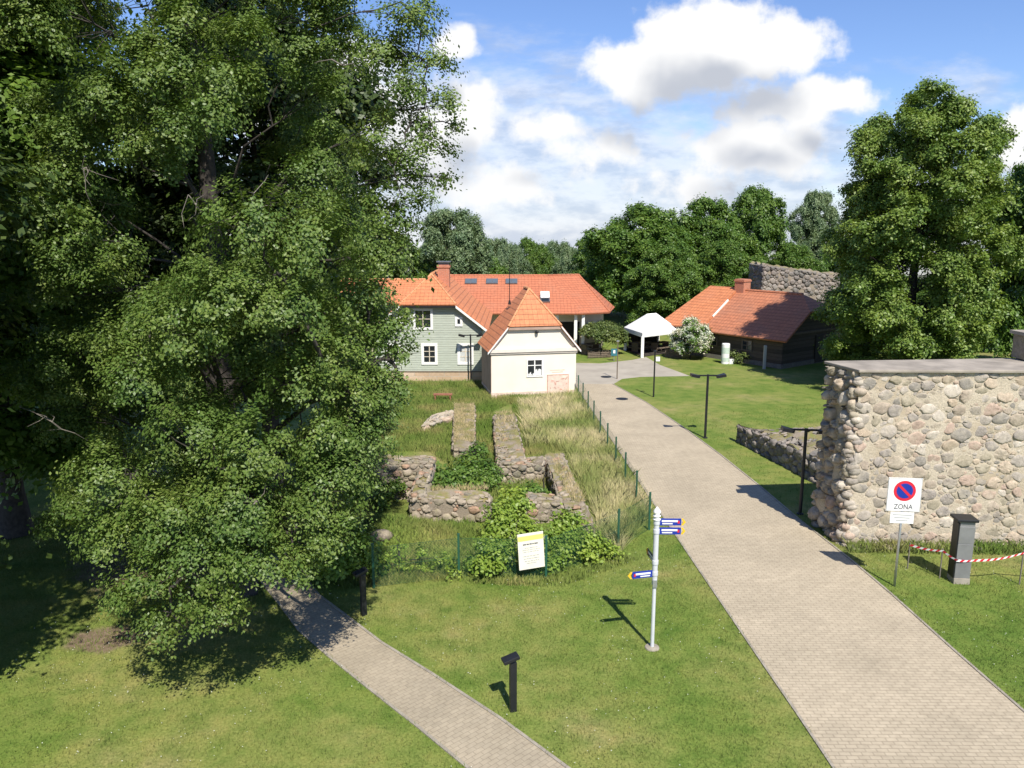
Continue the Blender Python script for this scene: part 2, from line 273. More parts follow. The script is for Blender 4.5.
pa, pb = G(740, 560), G(640, 410)
path_ang = math.atan2(pb.y - pa.y, pb.x - pa.x)
fa, fb = G(515, 768), G(320, 625)
foot_ang = math.atan2(fb.y - fa.y, fb.x - fa.x)
M = dict(
    ground=ground_mat(),
    pavers=brick_mat('pavers', (0.455, 0.390, 0.290), (0.42, 0.360, 0.268), (0.30, 0.255, 0.188), 0.2, 0.1, 0.009, rot=-path_ang + R(90), use_pos=True),
    foot=brick_mat('footpath_pavers', (0.375, 0.322, 0.238), (0.345, 0.298, 0.222), (0.275, 0.236, 0.175), 0.2, 0.1, 0.008, rot=-foot_ang + R(90), use_pos=True),
    plaza=plain('asphalt_worn', (0.37, 0.33, 0.265), 0.9, 0.2, 0.8),
    kerb=plain('kerb_concrete', (0.33, 0.29, 0.23), 0.9, 0.3, 3),
    blade=blade_mat('lawn_blades', lawn_col),
    meadow=blade_mat('meadow_blades', lambda t, P: t.ramp(t.noise(P, 0.35, 4), [(0.32, (0.18, 0.27, 0.06)), (0.46, (0.36, 0.38, 0.14)), (0.58, (0.66, 0.58, 0.34))])),
    straw=blade_mat('straw', lambda t, P: t.ramp(t.noise(P, 2.2, 4), [(0.35, (0.24, 0.25, 0.09)), (0.5, (0.46, 0.38, 0.20)), (0.65, (0.55, 0.46, 0.28))])),
    green_tall=blade_mat('rank_grass', lambda t, P: t.ramp(t.noise(P, 0.5, 4), [(0.35, (0.13, 0.21, 0.035)), (0.52, (0.20, 0.25, 0.06)), (0.66, (0.30, 0.28, 0.10))])),
    clover=plain('clover', (0.6, 0.6, 0.5)),
    bark=plain('bark', (0.06, 0.05, 0.042), 0.95, 0.45, 9, bumpst=0.8),
    bark_pale=plain('dead_twig', (0.19, 0.165, 0.135), 0.95, 0.3, 9, bumpst=0.5),
    leaf_lime=leaf_mat('linden_leaf', (0.082, 0.140, 0.026), (0.120, 0.185, 0.036), (0.195, 0.255, 0.070)),
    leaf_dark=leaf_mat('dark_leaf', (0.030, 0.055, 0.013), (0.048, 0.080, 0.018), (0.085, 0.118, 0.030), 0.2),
    leaf_big=leaf_mat('lone_tree_leaf', (0.110, 0.180, 0.032), (0.165, 0.245, 0.045), (0.235, 0.305, 0.072)),
    leaf_mid=leaf_mat('park_leaf', (0.070, 0.140, 0.022), (0.108, 0.190, 0.030), (0.165, 0.25, 0.048)),
    leaf_grey=leaf_mat('grey_leaf', (0.100, 0.155, 0.070), (0.155, 0.22, 0.105), (0.22, 0.29, 0.145)),
    leaf_shrub=leaf_mat('shrub_leaf', (0.16, 0.25, 0.035), (0.24, 0.34, 0.052), (0.33, 0.42, 0.085), 0.35),
    leaf_round=leaf_mat('clipped_leaf', (0.080, 0.120, 0.030), (0.125, 0.165, 0.045), (0.17, 0.21, 0.06), 0.25),
    petal=leaf_mat('white_petal', (0.50, 0.50, 0.38), (0.62, 0.62, 0.50), (0.72, 0.72, 0.62), 0.2),
    stone=stone_mat('field_stone', [(0.38, 0.32, 0.255), (0.32, 0.285, 0.24), (0.44, 0.36, 0.27), (0.37, 0.32, 0.25), (0.43, 0.33, 0.265), (0.42, 0.38, 0.33), (0.27, 0.25, 0.22), (0.47, 0.39, 0.30), (0.36, 0.32, 0.24), (0.52, 0.47, 0.40), (0.40, 0.36, 0.31), (0.31, 0.28, 0.25)], lichen=(0.52, 0.45, 0.34), amt=0.6),
    stone_grey=stone_mat('grey_stone', [(0.27, 0.235, 0.19), (0.33, 0.29, 0.24), (0.23, 0.21, 0.175), (0.36, 0.31, 0.25), (0.29, 0.25, 0.20), (0.38, 0.33, 0.265), (0.31, 0.265, 0.21), (0.37, 0.25, 0.18)], lichen=(0.19, 0.18, 0.075), amt=.5),
    stone_dark=stone_mat('old_stone', [(0.22, 0.20, 0.185), (0.28, 0.255, 0.23), (0.17, 0.16, 0.15), (0.31, 0.27, 0.24), (0.25, 0.22, 0.2)], amt=0.2),
    mortar=mortar_mat('lime_mortar', (0.40, 0.33, 0.24), (0.64, 0.56, 0.43), (0.40, 0.325, 0.225)),
    mortar_grey=mortar_mat('grey_mortar', (0.22, 0.18, 0.135), (0.36, 0.30, 0.23), moss=(0.17, 0.19, 0.05)),
    coping=plain('coping_slab', (0.34, 0.295, 0.24), 0.9, 0.35, 1.6, bumpst=0.3),
    tile=tile_mat('clay_tile_new', (0.60, 0.225, 0.095), (0.53, 0.19, 0.078), (0.50, 0.20, 0.10)),
    tile_red=tile_mat('clay_tile_red', (0.50, 0.165, 0.08), (0.45, 0.148, 0.072), (0.42, 0.17, 0.095)),
    tile_old=tile_mat('clay_tile_old', (0.50, 0.19, 0.095), (0.43, 0.16, 0.08), (0.34, 0.16, 0.10)),
    ridge=plain('ridge_tile', (0.60, 0.28, 0.13), 0.8, 0.25, 3),
    green_wall=plank_mat('green_clapboard', (0.44, 0.475, 0.395), 0.14, 0.05, 0.14, streak=0.12),
    logs=plank_mat('dark_logs', (0.085, 0.064, 0.048), 0.24, 0.3, 0.2),
    darkwood=plank_mat('dark_boards', (0.05, 0.04, 0.033), 0.18, 0.3, 0.12, True),
    cream=plain('cream_plaster', (0.79, 0.72, 0.59), 0.9, 0.07, 1.2, bumpst=0.08),
    pink=plain('pinkish_dark', (0.40, 0.28, 0.22), 0.9, 0.2, 2),
    beige=plain('beige_plaster', (0.62, 0.54, 0.42), 0.9, 0.1, 2),
    plinth=brick_mat('plinth_stone', (0.50, 0.36, 0.25), (0.58, 0.46, 0.36), (0.45, 0.40, 0.34), 0.9, 0.3, 0.02),
    white=plain('white_paint', (0.80, 0.79, 0.75), 0.6, 0.06, 3, bumpst=0.04),
    cornice=plain('cornice_paint', (0.74, 0.66, 0.57), 0.7, 0.1, 3),
    glass=glass_mat(),
    skyglass=plain('roof_glass', (0.10, 0.125, 0.15), 0.15, 0.1, 3, bumpst=0),  # blue-grey base colour carries the reflected sky
    curtain=plain('net_curtain', (0.55, 0.56, 0.54), 0.8, 0.2, 12),
    brick=brick_mat('chimney_brick', (0.52, 0.19, 0.11), (0.46, 0.165, 0.095), (0.42, 0.30, 0.24), 0.25, 0.08, 0.01),
    lead=plain('lead_sheet', (0.20, 0.21, 0.22), 0.5, 0.2, 3, 0.6),
    black=plain('black_metal', (0.022, 0.023, 0.026), 0.45, 0.2, 4, 0.3),
    steel=plain('galvanised_steel', (0.50, 0.51, 0.52), 0.42, 0.15, 6, 0.7, 0.04),
    polegrey=plain('grey_painted_pole', (0.58, 0.59, 0.60), 0.4, 0.1, 4),
    panel=plain('stainless_panel', (0.27, 0.265, 0.26), 0.5, 0.2, 2.5, 0.35),
    fence=plain('green_coated_steel', (0.018, 0.085, 0.048), 0.5, 0.2, 5),
    blue=plain('blue_enamel', (0.012, 0.035, 0.30), 0.35, 0.05, 5, bumpst=0),
    red=plain('red_enamel', (0.62, 0.02, 0.045), 0.35, 0.05, 5, bumpst=0),
    yellow=plain('yellow_enamel', (0.75, 0.47, 0.03), 0.4, 0.05, 5, bumpst=0),
    boardcream=plain('board_cream', (0.78, 0.73, 0.60), 0.6, 0.08, 3, bumpst=0),
    paleyellow=plain('pale_yellow', (0.80, 0.68, 0.18), 0.5, 0.05, 5, bumpst=0),
    ink=plain('sign_ink', (0.10, 0.10, 0.11), 0.6, 0.05, 5, bumpst=0),
    greyink=plain('grey_ink', (0.38, 0.38, 0.36), 0.6, 0.05, 5, bumpst=0),
    pinkink=plain('faded_red_print', (0.62, 0.33, 0.26), 0.8, 0.4, 6, bumpst=0),
    palepink=plain('faded_board', (0.72, 0.56, 0.46), 0.8, 0.2, 5),
    canvas=plain('white_canvas', (0.80, 0.79, 0.76), 0.8, 0.06, 1.5),
    wood=plain('weathered_wood', (0.17, 0.13, 0.095), 0.85, 0.3, 8),
    redwood=plain('reddish_wood', (0.30, 0.12, 0.07), 0.8, 0.3, 8),
    tealbox=plain('teal_plastic', (0.03, 0.15, 0.18), 0.5),
    mint=plain('mint_print', (0.52, 0.62, 0.52), 0.6, 0.2, 4),
    void_shade=plain('dark_void', (0.02, 0.018, 0.015), 1.0),
)

# ------------------------------------------------------------------ mesh helpers
ORG = {}
class MB:
    def __init__(s): s.v = []; s.f = []; s.m = []
    def add(s, vs, fs, mi=0):
        o = len(s.v); s.v += [tuple(p) for p in vs]; s.f += [tuple(i + o for i in f) for f in fs]; s.m += [mi] * len(fs); return s
    def obox(s, c, ux, uy, uz, hx, hy, hz, mi=0):
        c = Vector(c); vs = [c + ux * (a * hx) + uy * (b * hy) + uz * (d * hz) for d in (-1, 1) for b in (-1, 1) for a in (-1, 1)]
        return s.add(vs, [(0, 2, 3, 1), (4, 5, 7, 6), (0, 1, 5, 4), (2, 6, 7, 3), (0, 4, 6, 2), (1, 3, 7, 5)], mi)
    def box(s, c, sz, rz=0, mi=0):
        ux = Vector((math.cos(rz), math.sin(rz), 0)); uy = Vector((-math.sin(rz), math.cos(rz), 0))
        return s.obox(c, ux, uy, Vector((0, 0, 1)), sz[0] / 2, sz[1] / 2, sz[2] / 2, mi)
    def tube(s, pts, rs, n=8, mi=0, cap=True):
        pts = [Vector(p) for p in pts]; rings = []; vs = []; prev = None
        for i, p in enumerate(pts):
            d = (pts[min(i + 1, len(pts) - 1)] - pts[max(i - 1, 0)])
            d = d.normalized() if d.length > 1e-6 else Vector((0, 0, 1))
            if prev is None: a = d.orthogonal().normalized()
            else:
                a = prev - d * prev.dot(d); a = a.normalized() if a.length > 1e-4 else d.orthogonal().normalized()
            prev = a; b = d.cross(a)
            for k in range(n):
                t = 2 * math.pi * k / n; vs.append(p + (a * math.cos(t) + b * math.sin(t)) * rs[i])
        fs = []
        for i in range(len(pts) - 1):
            for k in range(n):
                fs.append((i * n + k, i * n + (k + 1) % n, (i + 1) * n + (k + 1) % n, (i + 1) * n + k))
        if cap: fs.append(tuple(range(n))[::-1]); fs.append(tuple((len(pts) - 1) * n + k for k in range(n)))
        return s.add(vs, fs, mi)
    def lathe(s, c, prof, n=16, mi=0):
        return s.tube([(c[0], c[1], c[2] + z) for r, z in prof], [r for r, z in prof], n, mi)
    def poly(s, pts, mi=0): return s.add(pts, [tuple(range(len(pts)))], mi)
    def prism(s, pts, vec, mi=0):
        n = len(pts); pts = [Vector(p) for p in pts]; vec = Vector(vec); vs = pts + [p + vec for p in pts]
        fs = [tuple(range(n))[::-1], tuple(range(n, 2 * n))] + [(i, (i + 1) % n, n + (i + 1) % n, n + i) for i in range(n)]
        return s.add(vs, fs, mi)
    def slab(s, pts, th, mi=0):
        pts = [Vector(p) for p in pts]; nr = (pts[1] - pts[0]).cross(pts[2] - pts[0]).normalized()
        if nr.z < 0: nr = -nr
        return s.prism(pts, -nr * th, mi)
    def build(s, name, mats, parent=None, world=False, loc=None, smooth=False, bevel=0):
        if not isinstance(mats, (list, tuple)): mats = [mats]
        off = Vector((0, 0, 0))
        if loc is not None: off = Vector(loc)
        elif parent is not None and world: off = ORG.get(parent.name, Vector((0, 0, 0)))
        me = bpy.data.meshes.new(name); me.from_pydata([(p[0] - off.x, p[1] - off.y, p[2] - off.z) for p in s.v], [], s.f)
        for m in mats: me.materials.append(m)
        me.polygons.foreach_set('material_index', s.m)
        import bmesh
        bm = bmesh.new(); bm.from_mesh(me); bmesh.ops.recalc_face_normals(bm, faces=bm.faces[:]); bm.to_mesh(me); bm.free()
        uv = me.uv_layers.new(name='UVMap'); Z = Vector((0, 0, 1))
        co = me.vertices
        for p in me.polygons:
            n = p.normal; u = Z.cross(n)
            u = u.normalized() if u.length > 0.05 else Vector((1, 0, 0)); v = n.cross(u)
            for li in p.loop_indices:
                q = co[me.loops[li].vertex_index].co; uv.data[li].uv = (q.dot(u), q.dot(v))
        if smooth: me.polygons.foreach_set('use_smooth', [True] * len(me.polygons))
        o = bpy.data.objects.new(name, me); C.objects.link(o)
        if loc is not None: o.location = loc
        if parent is not None: o.parent = parent; ORG[o.name] = ORG.get(parent.name, Vector((0, 0, 0)))
        if bevel:
            b = o.modifiers.new('bevel', 'BEVEL'); b.width = bevel; b.segments = 2; b.limit_method = 'ANGLE'; b.angle_limit = R(40)
        return o
def tag(o, label=None, cat=None, group=None, kind=None):
    if label: o['label'] = label
    if cat: o['category'] = cat
    if group: o['group'] = group
    if kind: o['kind'] = kind
    return o
def thing(name, label, cat, loc, rz=0, group=None):
    o = bpy.data.objects.new(name, None); C.objects.link(o); o.location = loc; o.rotation_euler = (0, 0, rz)
    ORG[o.name] = Vector(loc); return tag(o, label, cat, group)
def copy_thing(r, loc, rz=None, scale=None, label=None, group=None):
    n = r.copy(); C.objects.link(n); n.location = loc
    if rz is not None: n.rotation_euler = (0, 0, rz)
    if scale: n.scale = scale
    if label: n['label'] = label
    if group: n['group'] = group
    for ch in list(r.children):
        c = ch.copy(); C.objects.link(c); c.parent = n
        for g in list(ch.children):
            d = g.copy(); C.objects.link(d); d.parent = c
    return n
def np_mesh(name, V, k, mat, parent=None, smooth=False):
    """V: (N*k,3) vertices, every k in a row form one face"""
    V = np.asarray(V, dtype=np.float32); nv = len(V); nf = nv // k
    me = bpy.data.meshes.new(name); me.vertices.add(nv); me.vertices.foreach_set('co', V.ravel())
    me.loops.add(nv); me.loops.foreach_set('vertex_index', np.arange(nv, dtype=np.int32))
    me.polygons.add(nf); me.polygons.foreach_set('loop_start', np.arange(0, nv, k, dtype=np.int32))
    me.update(calc_edges=True); me.materials.append(mat)
    o = bpy.data.objects.new(name, me); C.objects.link(o)
    if parent is not None: o.parent = parent
    return o
def inpoly(P, poly):
    x, y = P[:, 0], P[:, 1]; ins = np.zeros(len(P), bool); n = len(poly); j = n - 1
    for i in range(n):
        xi, yi, xj, yj = poly[i][0], poly[i][1], poly[j][0], poly[j][1]
        c = ((yi > y) != (yj > y)) & (x < (xj - xi) * (y - yi) / (yj - yi + 1e-12) + xi)
        ins ^= c; j = i
    return ins

# ------------------------------------------------------------------ ground, path, plaza
bank = G(385, 540)
def zg(x, y):
    x = np.asarray(x, float); y = np.asarray(y, float)
    z = 0.62 * np.exp(-((x - bank.x) / 2.0) ** 2 - ((y - bank.y) / 0.75) ** 2)
    t = np.clip((y - 88) / 60, 0, 1); z -= 9 * t * t * (3 - 2 * t) + .1 * np.clip(y - 170, 0, None)
    return z
def ground():
    xs = np.concatenate([np.linspace(-900, -40, 12), np.linspace(-38, 45, 167), np.linspace(47, 900, 12)])
    ys = np.concatenate([np.linspace(-60, 8, 8), np.linspace(9, 32, 93), np.linspace(33, 160, 80), np.linspace(170, 1500, 14)])
    X, Y = np.meshgrid(xs, ys); Z = zg(X, Y); nx, ny = len(xs), len(ys)
    V = np.stack([X, Y, Z], -1).reshape(-1, 3)
    f = [(j * nx + i, j * nx + i + 1, (j + 1) * nx + i + 1, (j + 1) * nx + i) for j in range(ny - 1) for i in range(nx - 1)]
    me = bpy.data.meshes.new('ground'); me.from_pydata(V.tolist(), [], f); me.materials.append(M['ground'])
    me.polygons.foreach_set('use_smooth', [True] * len(f))
    o = bpy.data.objects.new('ground', me); C.objects.link(o); tag(o, kind='structure')
ground()
Lp = [(575, 384), (600, 421), (625, 459), (650, 497), (675, 533), (700, 570), (730, 614), (760, 658), (798, 713), (835, 768)]
Rp = [(612, 384), (645, 402), (682, 427), (720, 455), (760, 487), (800, 521), (850, 560), (890, 594), (950, 648), (1024, 713)]
pl = [G(*p) for p in Lp]; pr = [G(*p) for p in Rp]
dl = (pl[-1] - pl[-2]).normalized(); dr = (pr[-1] - pr[-2]).normalized()
pl.append(pl[-1] + dl * 14); pr.append(pr[-1] + dr * 14)
path_poly = [(p.x, p.y) for p in pl] + [(p.x, p.y) for p in pr[::-1]]
def sheet(name, poly, z, mat):
    mb = MB(); mb.poly([(x, y, z) for x, y in poly]); return tag(mb.build(name, mat), kind='structure')
sheet('path', path_poly, 0.006, M['pavers'])
def kerb(pts, name='kerb', w=0.055, side=1):
    mb = MB()
    for a, b in zip(pts[:-1], pts[1:]):
        d = (b - a).normalized(); n = Vector((-d.y, d.x, 0)) * side
        a2, b2 = a - d * 0.005, b + d * 0.0
        mb.prism([a2 + Vector((0, 0, -.05)), b2 + Vector((0, 0, -.05)), b2 + n * w + Vector((0, 0, -.05)), a2 + n * w + Vector((0, 0, -.05))], (0, 0, 0.075))
    return tag(mb.build(name, M['kerb']), kind='structure')
kerb(pl, side=-1); kerb(pr, side=1)
Lf = [(470, 768), (420, 727), (370, 688), (330, 656), (300, 630), (283, 607)]
Rf = [(565, 768), (500, 720), (430, 674), (380, 643), (342, 614), (318, 596)]
fl = [G(*p) for p in Lf]; fr_ = [G(*p) for p in Rf]
d1 = (fl[0] - fl[1]).normalized(); d2 = (fr_[0] - fr_[1]).normalized()
fl = [fl[0] + d1 * 8] + fl + [fl[-1] + Vector((-3.0, 4.5, 0)), fl[-1] + Vector((-9, 10, 0))]
fr_ = [fr_[0] + d2 * 8] + fr_ + [fr_[-1] + Vector((-2.6, 4.3, 0)), fr_[-1] + Vector((-8.4, 11, 0))]
foot_poly = [(p.x, p.y) for p in fl] + [(p.x, p.y) for p in fr_[::-1]]
sheet('footpath', foot_poly, 0.006, M['foot'])
kerb(fl, side=1, w=0.06); kerb(fr_, side=-1, w=0.06)
plz = [G(575, 385), G(612, 385), G(622, 379), G(640, 377), G(690, 376), G(660, 365), G(646, 357), G(632, 360), G(600, 363.5), G(574, 363), G(560, 363), G(556, 385)]
plaza_poly = [(p.x, p.y) for p in plz]
sheet('plaza', plaza_poly, 0.003, M['plaza'])

# ------------------------------------------------------------------ stone walls with real stones
def ico_unit():
    import bmesh
    bm = bmesh.new(); bmesh.ops.create_icosphere(bm, subdivisions=2, radius=1); bm.verts.ensure_lookup_table()
    V = np.array([v.co[:] for v in bm.verts]); F = [[v.index for v in f.verts] for f in bm.faces]; bm.free(); return V, np.array(F)
ICO_V, ICO_F = ico_unit()
def pack(rng, w, h, rmax, rmin, aspect=1.3, tries=2600, hfun=None, tight=0.93):
    out = np.zeros((0, 3)); W_ = w / aspect
    for i in range(tries):
        f = i / tries; r = rmax * (1 - f) ** 2.0 + rmin
        r = r * rng.uniform(0.75, 1.05)
        x, y = rng.uniform(0, W_), rng.uniform(0, h)
        if hfun and y > hfun(x * aspect) - r * 0.5: continue
        if len(out):
            d = np.hypot(out[:, 0] - x, out[:, 1] - y)
            if (d < tight * (out[:, 2] + r)).any(): continue
        out = np.vstack([out, (x, y, r)])
    out[:, 0] *= aspect; return out
class StoneAcc:
    def __init__(s, seed): s.rng = np.random.default_rng(seed); s.V = []; s.F = []; s.n = 0
    def stone(s, c, u, v, n, ru, rv, rn):
        rng = s.rng
        J = ICO_V.copy(); k = rng.normal(size=(5, 3)); k /= np.linalg.norm(k, axis=1)[:, None]
        for q in k:
            d = J @ q; lim = rng.uniform(0.66, 0.94); J = J - np.outer(np.clip(d - lim, 0, 1), q) * 0.85
        J *= 1 + rng.normal(size=(len(J), 1)) * 0.03
        a = rng.uniform(-0.3, 0.3); ca, sa = math.cos(a), math.sin(a)
        U = (J[:, :1] * ca - J[:, 1:2] * sa) * ru; Vv = (J[:, :1] * sa + J[:, 1:2] * ca) * rv
        P = np.array(c) + U * np.array(u) + Vv * np.array(v) + J[:, 2:] * rn * np.array(n)
        s.V.append(P); s.F.append(ICO_F + s.n); s.n += len(J)
    def cell(s, poly, c0, fr, u, v, n, hgt, joint):
        """one dressed stone: polygon (local metres) inset by the joint, corners rounded, domed"""
        P = np.array(poly); c = P.mean(0); d = np.linalg.norm(P - c, axis=1); R_ = d.mean()
        if R_ < joint * 1.6: return
        P = c + (P - c) * (1 - joint / R_ * s.rng.uniform(.8, 1.5))
        for _ in range(2 if s.rng.uniform() < .6 else 1):
            Q = np.roll(P, -1, 0); P = np.stack([P * .75 + Q * .25, P * .25 + Q * .75], 1).reshape(-1, 2)
        P = P + s.rng.normal(size=P.shape) * R_ * .05; m = len(P); rings = []
        tilt = s.rng.normal(size=2) * .10
        for sc, z in ((1.02, -.4), (.98, .35), (.84, .78), (.5, 1.0)):
            q = c + (P - c) * sc; zz = hgt * z * (1 + s.rng.normal(size=m) * .10) + ((q - c) @ tilt) * (z > 0)
            rings.append(np.array([fr(x, y) for x, y in q]) + zz[:, None] * n)
        top = np.array(fr(*c)) + n * hgt * 1.02; V = np.vstack(rings + [top[None]]); o = s.n; F = []
        for k in range(3):
            for i in range(m):
                j = (i + 1) % m; a, b, cc, dd = k * m + i, k * m + j, (k + 1) * m + j, (k + 1) * m + i; F += [(a, b, cc), (a, cc, dd)]
        F += [(3 * m + i, 3 * m + (i + 1) % m, 4 * m) for i in range(m)]
        s.V.append(V); s.F.append(np.array(F) + o); s.n += len(V)
    def cover(s, o, u, w, v, h, n, rmax, rmin, aspect=1.3, tries=2600, proud=0.35, hfun=None, skew=None, tight=.93, jit=0.0, relief=.24, joint=.012, drop=.04):
        """stones over the face o + a*u + b*v, a in 0..w, b in 0..h; n the outward normal"""
        o, u, v, n = (np.array(q, float) for q in (o, u, v, n)); pk = pack(s.rng, w, h, rmax, rmin, aspect, tries, hfun, tight)
        fr = (lambda x, y: o + u * x + v * y) if skew is None else (lambda x, y: skew(x / w, y / h))
        A = pk[:, :2] / (aspect, 1); Rr = pk[:, 2]
        for i in range(len(pk)):
            if s.rng.uniform() < drop: continue
            ri = Rr[i] * 2.1; poly = [A[i] + ri * np.array((math.cos(t), math.sin(t))) for t in np.linspace(0, 2 * math.pi, 9)[:-1] + s.rng.uniform(0, .7)]
            dv = A - A[i]; dd = np.hypot(dv[:, 0], dv[:, 1]); near = np.where((dd > 1e-6) & (dd < ri + Rr * 2.2))[0]
            cons = [(dv[j] / dd[j], (dd[j] ** 2 + Rr[i] ** 2 - Rr[j] ** 2) / (2 * dd[j])) for j in near]
            for nn, t in ((np.array((-1., 0)), A[i][0]), (np.array((1., 0)), w / aspect - A[i][0]), (np.array((0, -1.)), A[i][1]), (np.array((0, 1.)), h - A[i][1])): cons.append((nn, t))
            for nn, t in cons:
                out = []
                for k in range(len(poly)):
                    p, q = poly[k], poly[(k + 1) % len(poly)]; a, b = (p - A[i]) @ nn - t, (q - A[i]) @ nn - t
                    if a <= 0: out.append(p)
                    if a * b < 0: out.append(p + (q - p) * (a / (a - b)))
                poly = out
                if len(poly) < 3: break
            if len(poly) < 3: continue
            P2 = [(p[0] * aspect, p[1]) for p in poly]
            s.cell(P2, None, fr, u, v, n, max(.012, Rr[i] * relief * s.rng.uniform(.5, 1.5)) + s.rng.uniform(0, jit), joint)
    def object(s, name, mat, parent):
        V = np.vstack(s.V); F = np.vstack(s.F)
        off = np.array(ORG.get(parent.name, (0, 0, 0))); V = V - off
        me = bpy.data.meshes.new(name); me.from_pydata(V.tolist(), [], F.tolist()); me.materials.append(mat)
        me.polygons.foreach_set('use_smooth', [True] * len(F))
        o = bpy.data.objects.new(name, me); C.objects.link(o); o.parent = parent; return o
def fnoise(x, y, z, s=1.0):
    return (math.sin(x * 2.1 * s + 1.3 * math.sin(z * 1.7 * s + y)) + math.sin(y * 2.7 * s + 1.1 * math.sin(x * 1.9 * s + 2)) + math.sin(z * 2.4 * s + 0.9 * math.sin(y * 2.3 * s + 1))) / 3
def rough_block(mb, base4, h4, inset=(0, 0, 0, 0), res=0.25, amp=0.05, z0=-0.1, topfun=None, mi=0):
    """block from four ground corners (ccw) with a height at each corner, faces gridded and jittered"""
    b = [Vector((p[0], p[1], z0)) for p in base4]; t = [Vector((p[0], p[1], h)) for p, h in zip(base4, h4)]
    cen = sum(b, Vector()) / 4
    for i in range(4): t[i] = t[i] + (Vector((cen.x, cen.y, t[i].z)) - t[i]) * inset[i]
    def grid(a, b_, c, d):
        nu = max(2, int(max((b_ - a).length, (c - d).length) / res)); nv = max(2, int(max((d - a).length, (c - b_).length) / res))
        vs = []; fs = []
        for j in range(nv + 1):
            for i in range(nu + 1):
                u, v = i / nu, j / nv
                p = (a * (1 - u) + b_ * u) * (1 - v) + (d * (1 - u) + c * u) * v
                q = Vector((fnoise(p.x, p.y, p.z, 2.2), fnoise(p.y + 5, p.z, p.x, 2.2), fnoise(p.z + 9, p.x, p.y, 2.0))) * amp
                q += Vector((fnoise(p.x, p.y, p.z, 7), fnoise(p.y + 5, p.z, p.x, 7), fnoise(p.z + 9, p.x, p.y, 7))) * amp * 0.5
                q.x *= .4; q.y *= .4
                if p.z > .25: q.z += (fnoise(p.x, p.y, 1.0, 1.3) + .7 * fnoise(p.y, p.x, 4.0, 3.1)) * amp * 1.1
                vs.append(p + q)
        for j in range(nv):
            for i in range(nu):
                k = j * (nu + 1) + i; fs.append((k, k + 1, k + nu + 2, k + nu + 1))
        mb.add(vs, fs, mi)
    for i in range(4):
        j = (i + 1) % 4; grid(b[i], b[j], t[j], t[i])
    grid(t[0], t[1], t[2], t[3])
    return b, t
def stone_wall(name, label, cat, base4, h4, seed, mat_s, mat_m, rmax=0.17, rmin=0.05, sides=(0, 3, 1), top=True, inset=(0, 0, 0, 0), amp=0.09, tries=1200, top_r=0.105, top_tries=1100, group=None, z0=-0.1, proud=.35):
    c = sum((Vector((p[0], p[1], 0)) for p in base4), Vector()) / 4
    th = thing(name, label, cat, (c.x, c.y, 0), group=group)
    mb = MB(); b, t = rough_block(mb, base4, h4, inset, amp=amp, z0=z0); mb.build('core', mat_m, th, world=True, smooth=True)
    sa = StoneAcc(seed)
    for i in sides:
        j = (i + 1) % 4; A, B, Cc, D = b[i], b[j], t[j], t[i]
        u = (B - A); w = u.length; u = u / w; v = ((D - A) + (Cc - B)) / 2; h = v.length; v = v / h; n = u.cross(v).normalized()
        sa.cover(A, u, w, v, h, n, rmax, rmin, tries=int(4.5 * tries * max(0.3, w * h / 8)), relief=.5, jit=.02,
                 skew=lambda x, y, A=A, B=B, Cc=Cc, D=D: np.array((A * (1 - x) + B * x) * (1 - y) + (D * (1 - x) + Cc * x) * y))
    if top:
        A, B, Cc, D = t; u = (B - A); w = u.length; u = u / w; v = (D - A); h = v.length; v = v / h; n = u.cross(v).normalized()
        sa.cover(A, u, w, v, h, n, top_r, 0.03, tries=top_tries, drop=.34, relief=.3,
                 skew=lambda x, y: np.array((A * (1 - x) + B * x) * (1 - y) + (D * (1 - x) + Cc * x) * y))
    sa.object('stonework', mat_s, th)
    return th

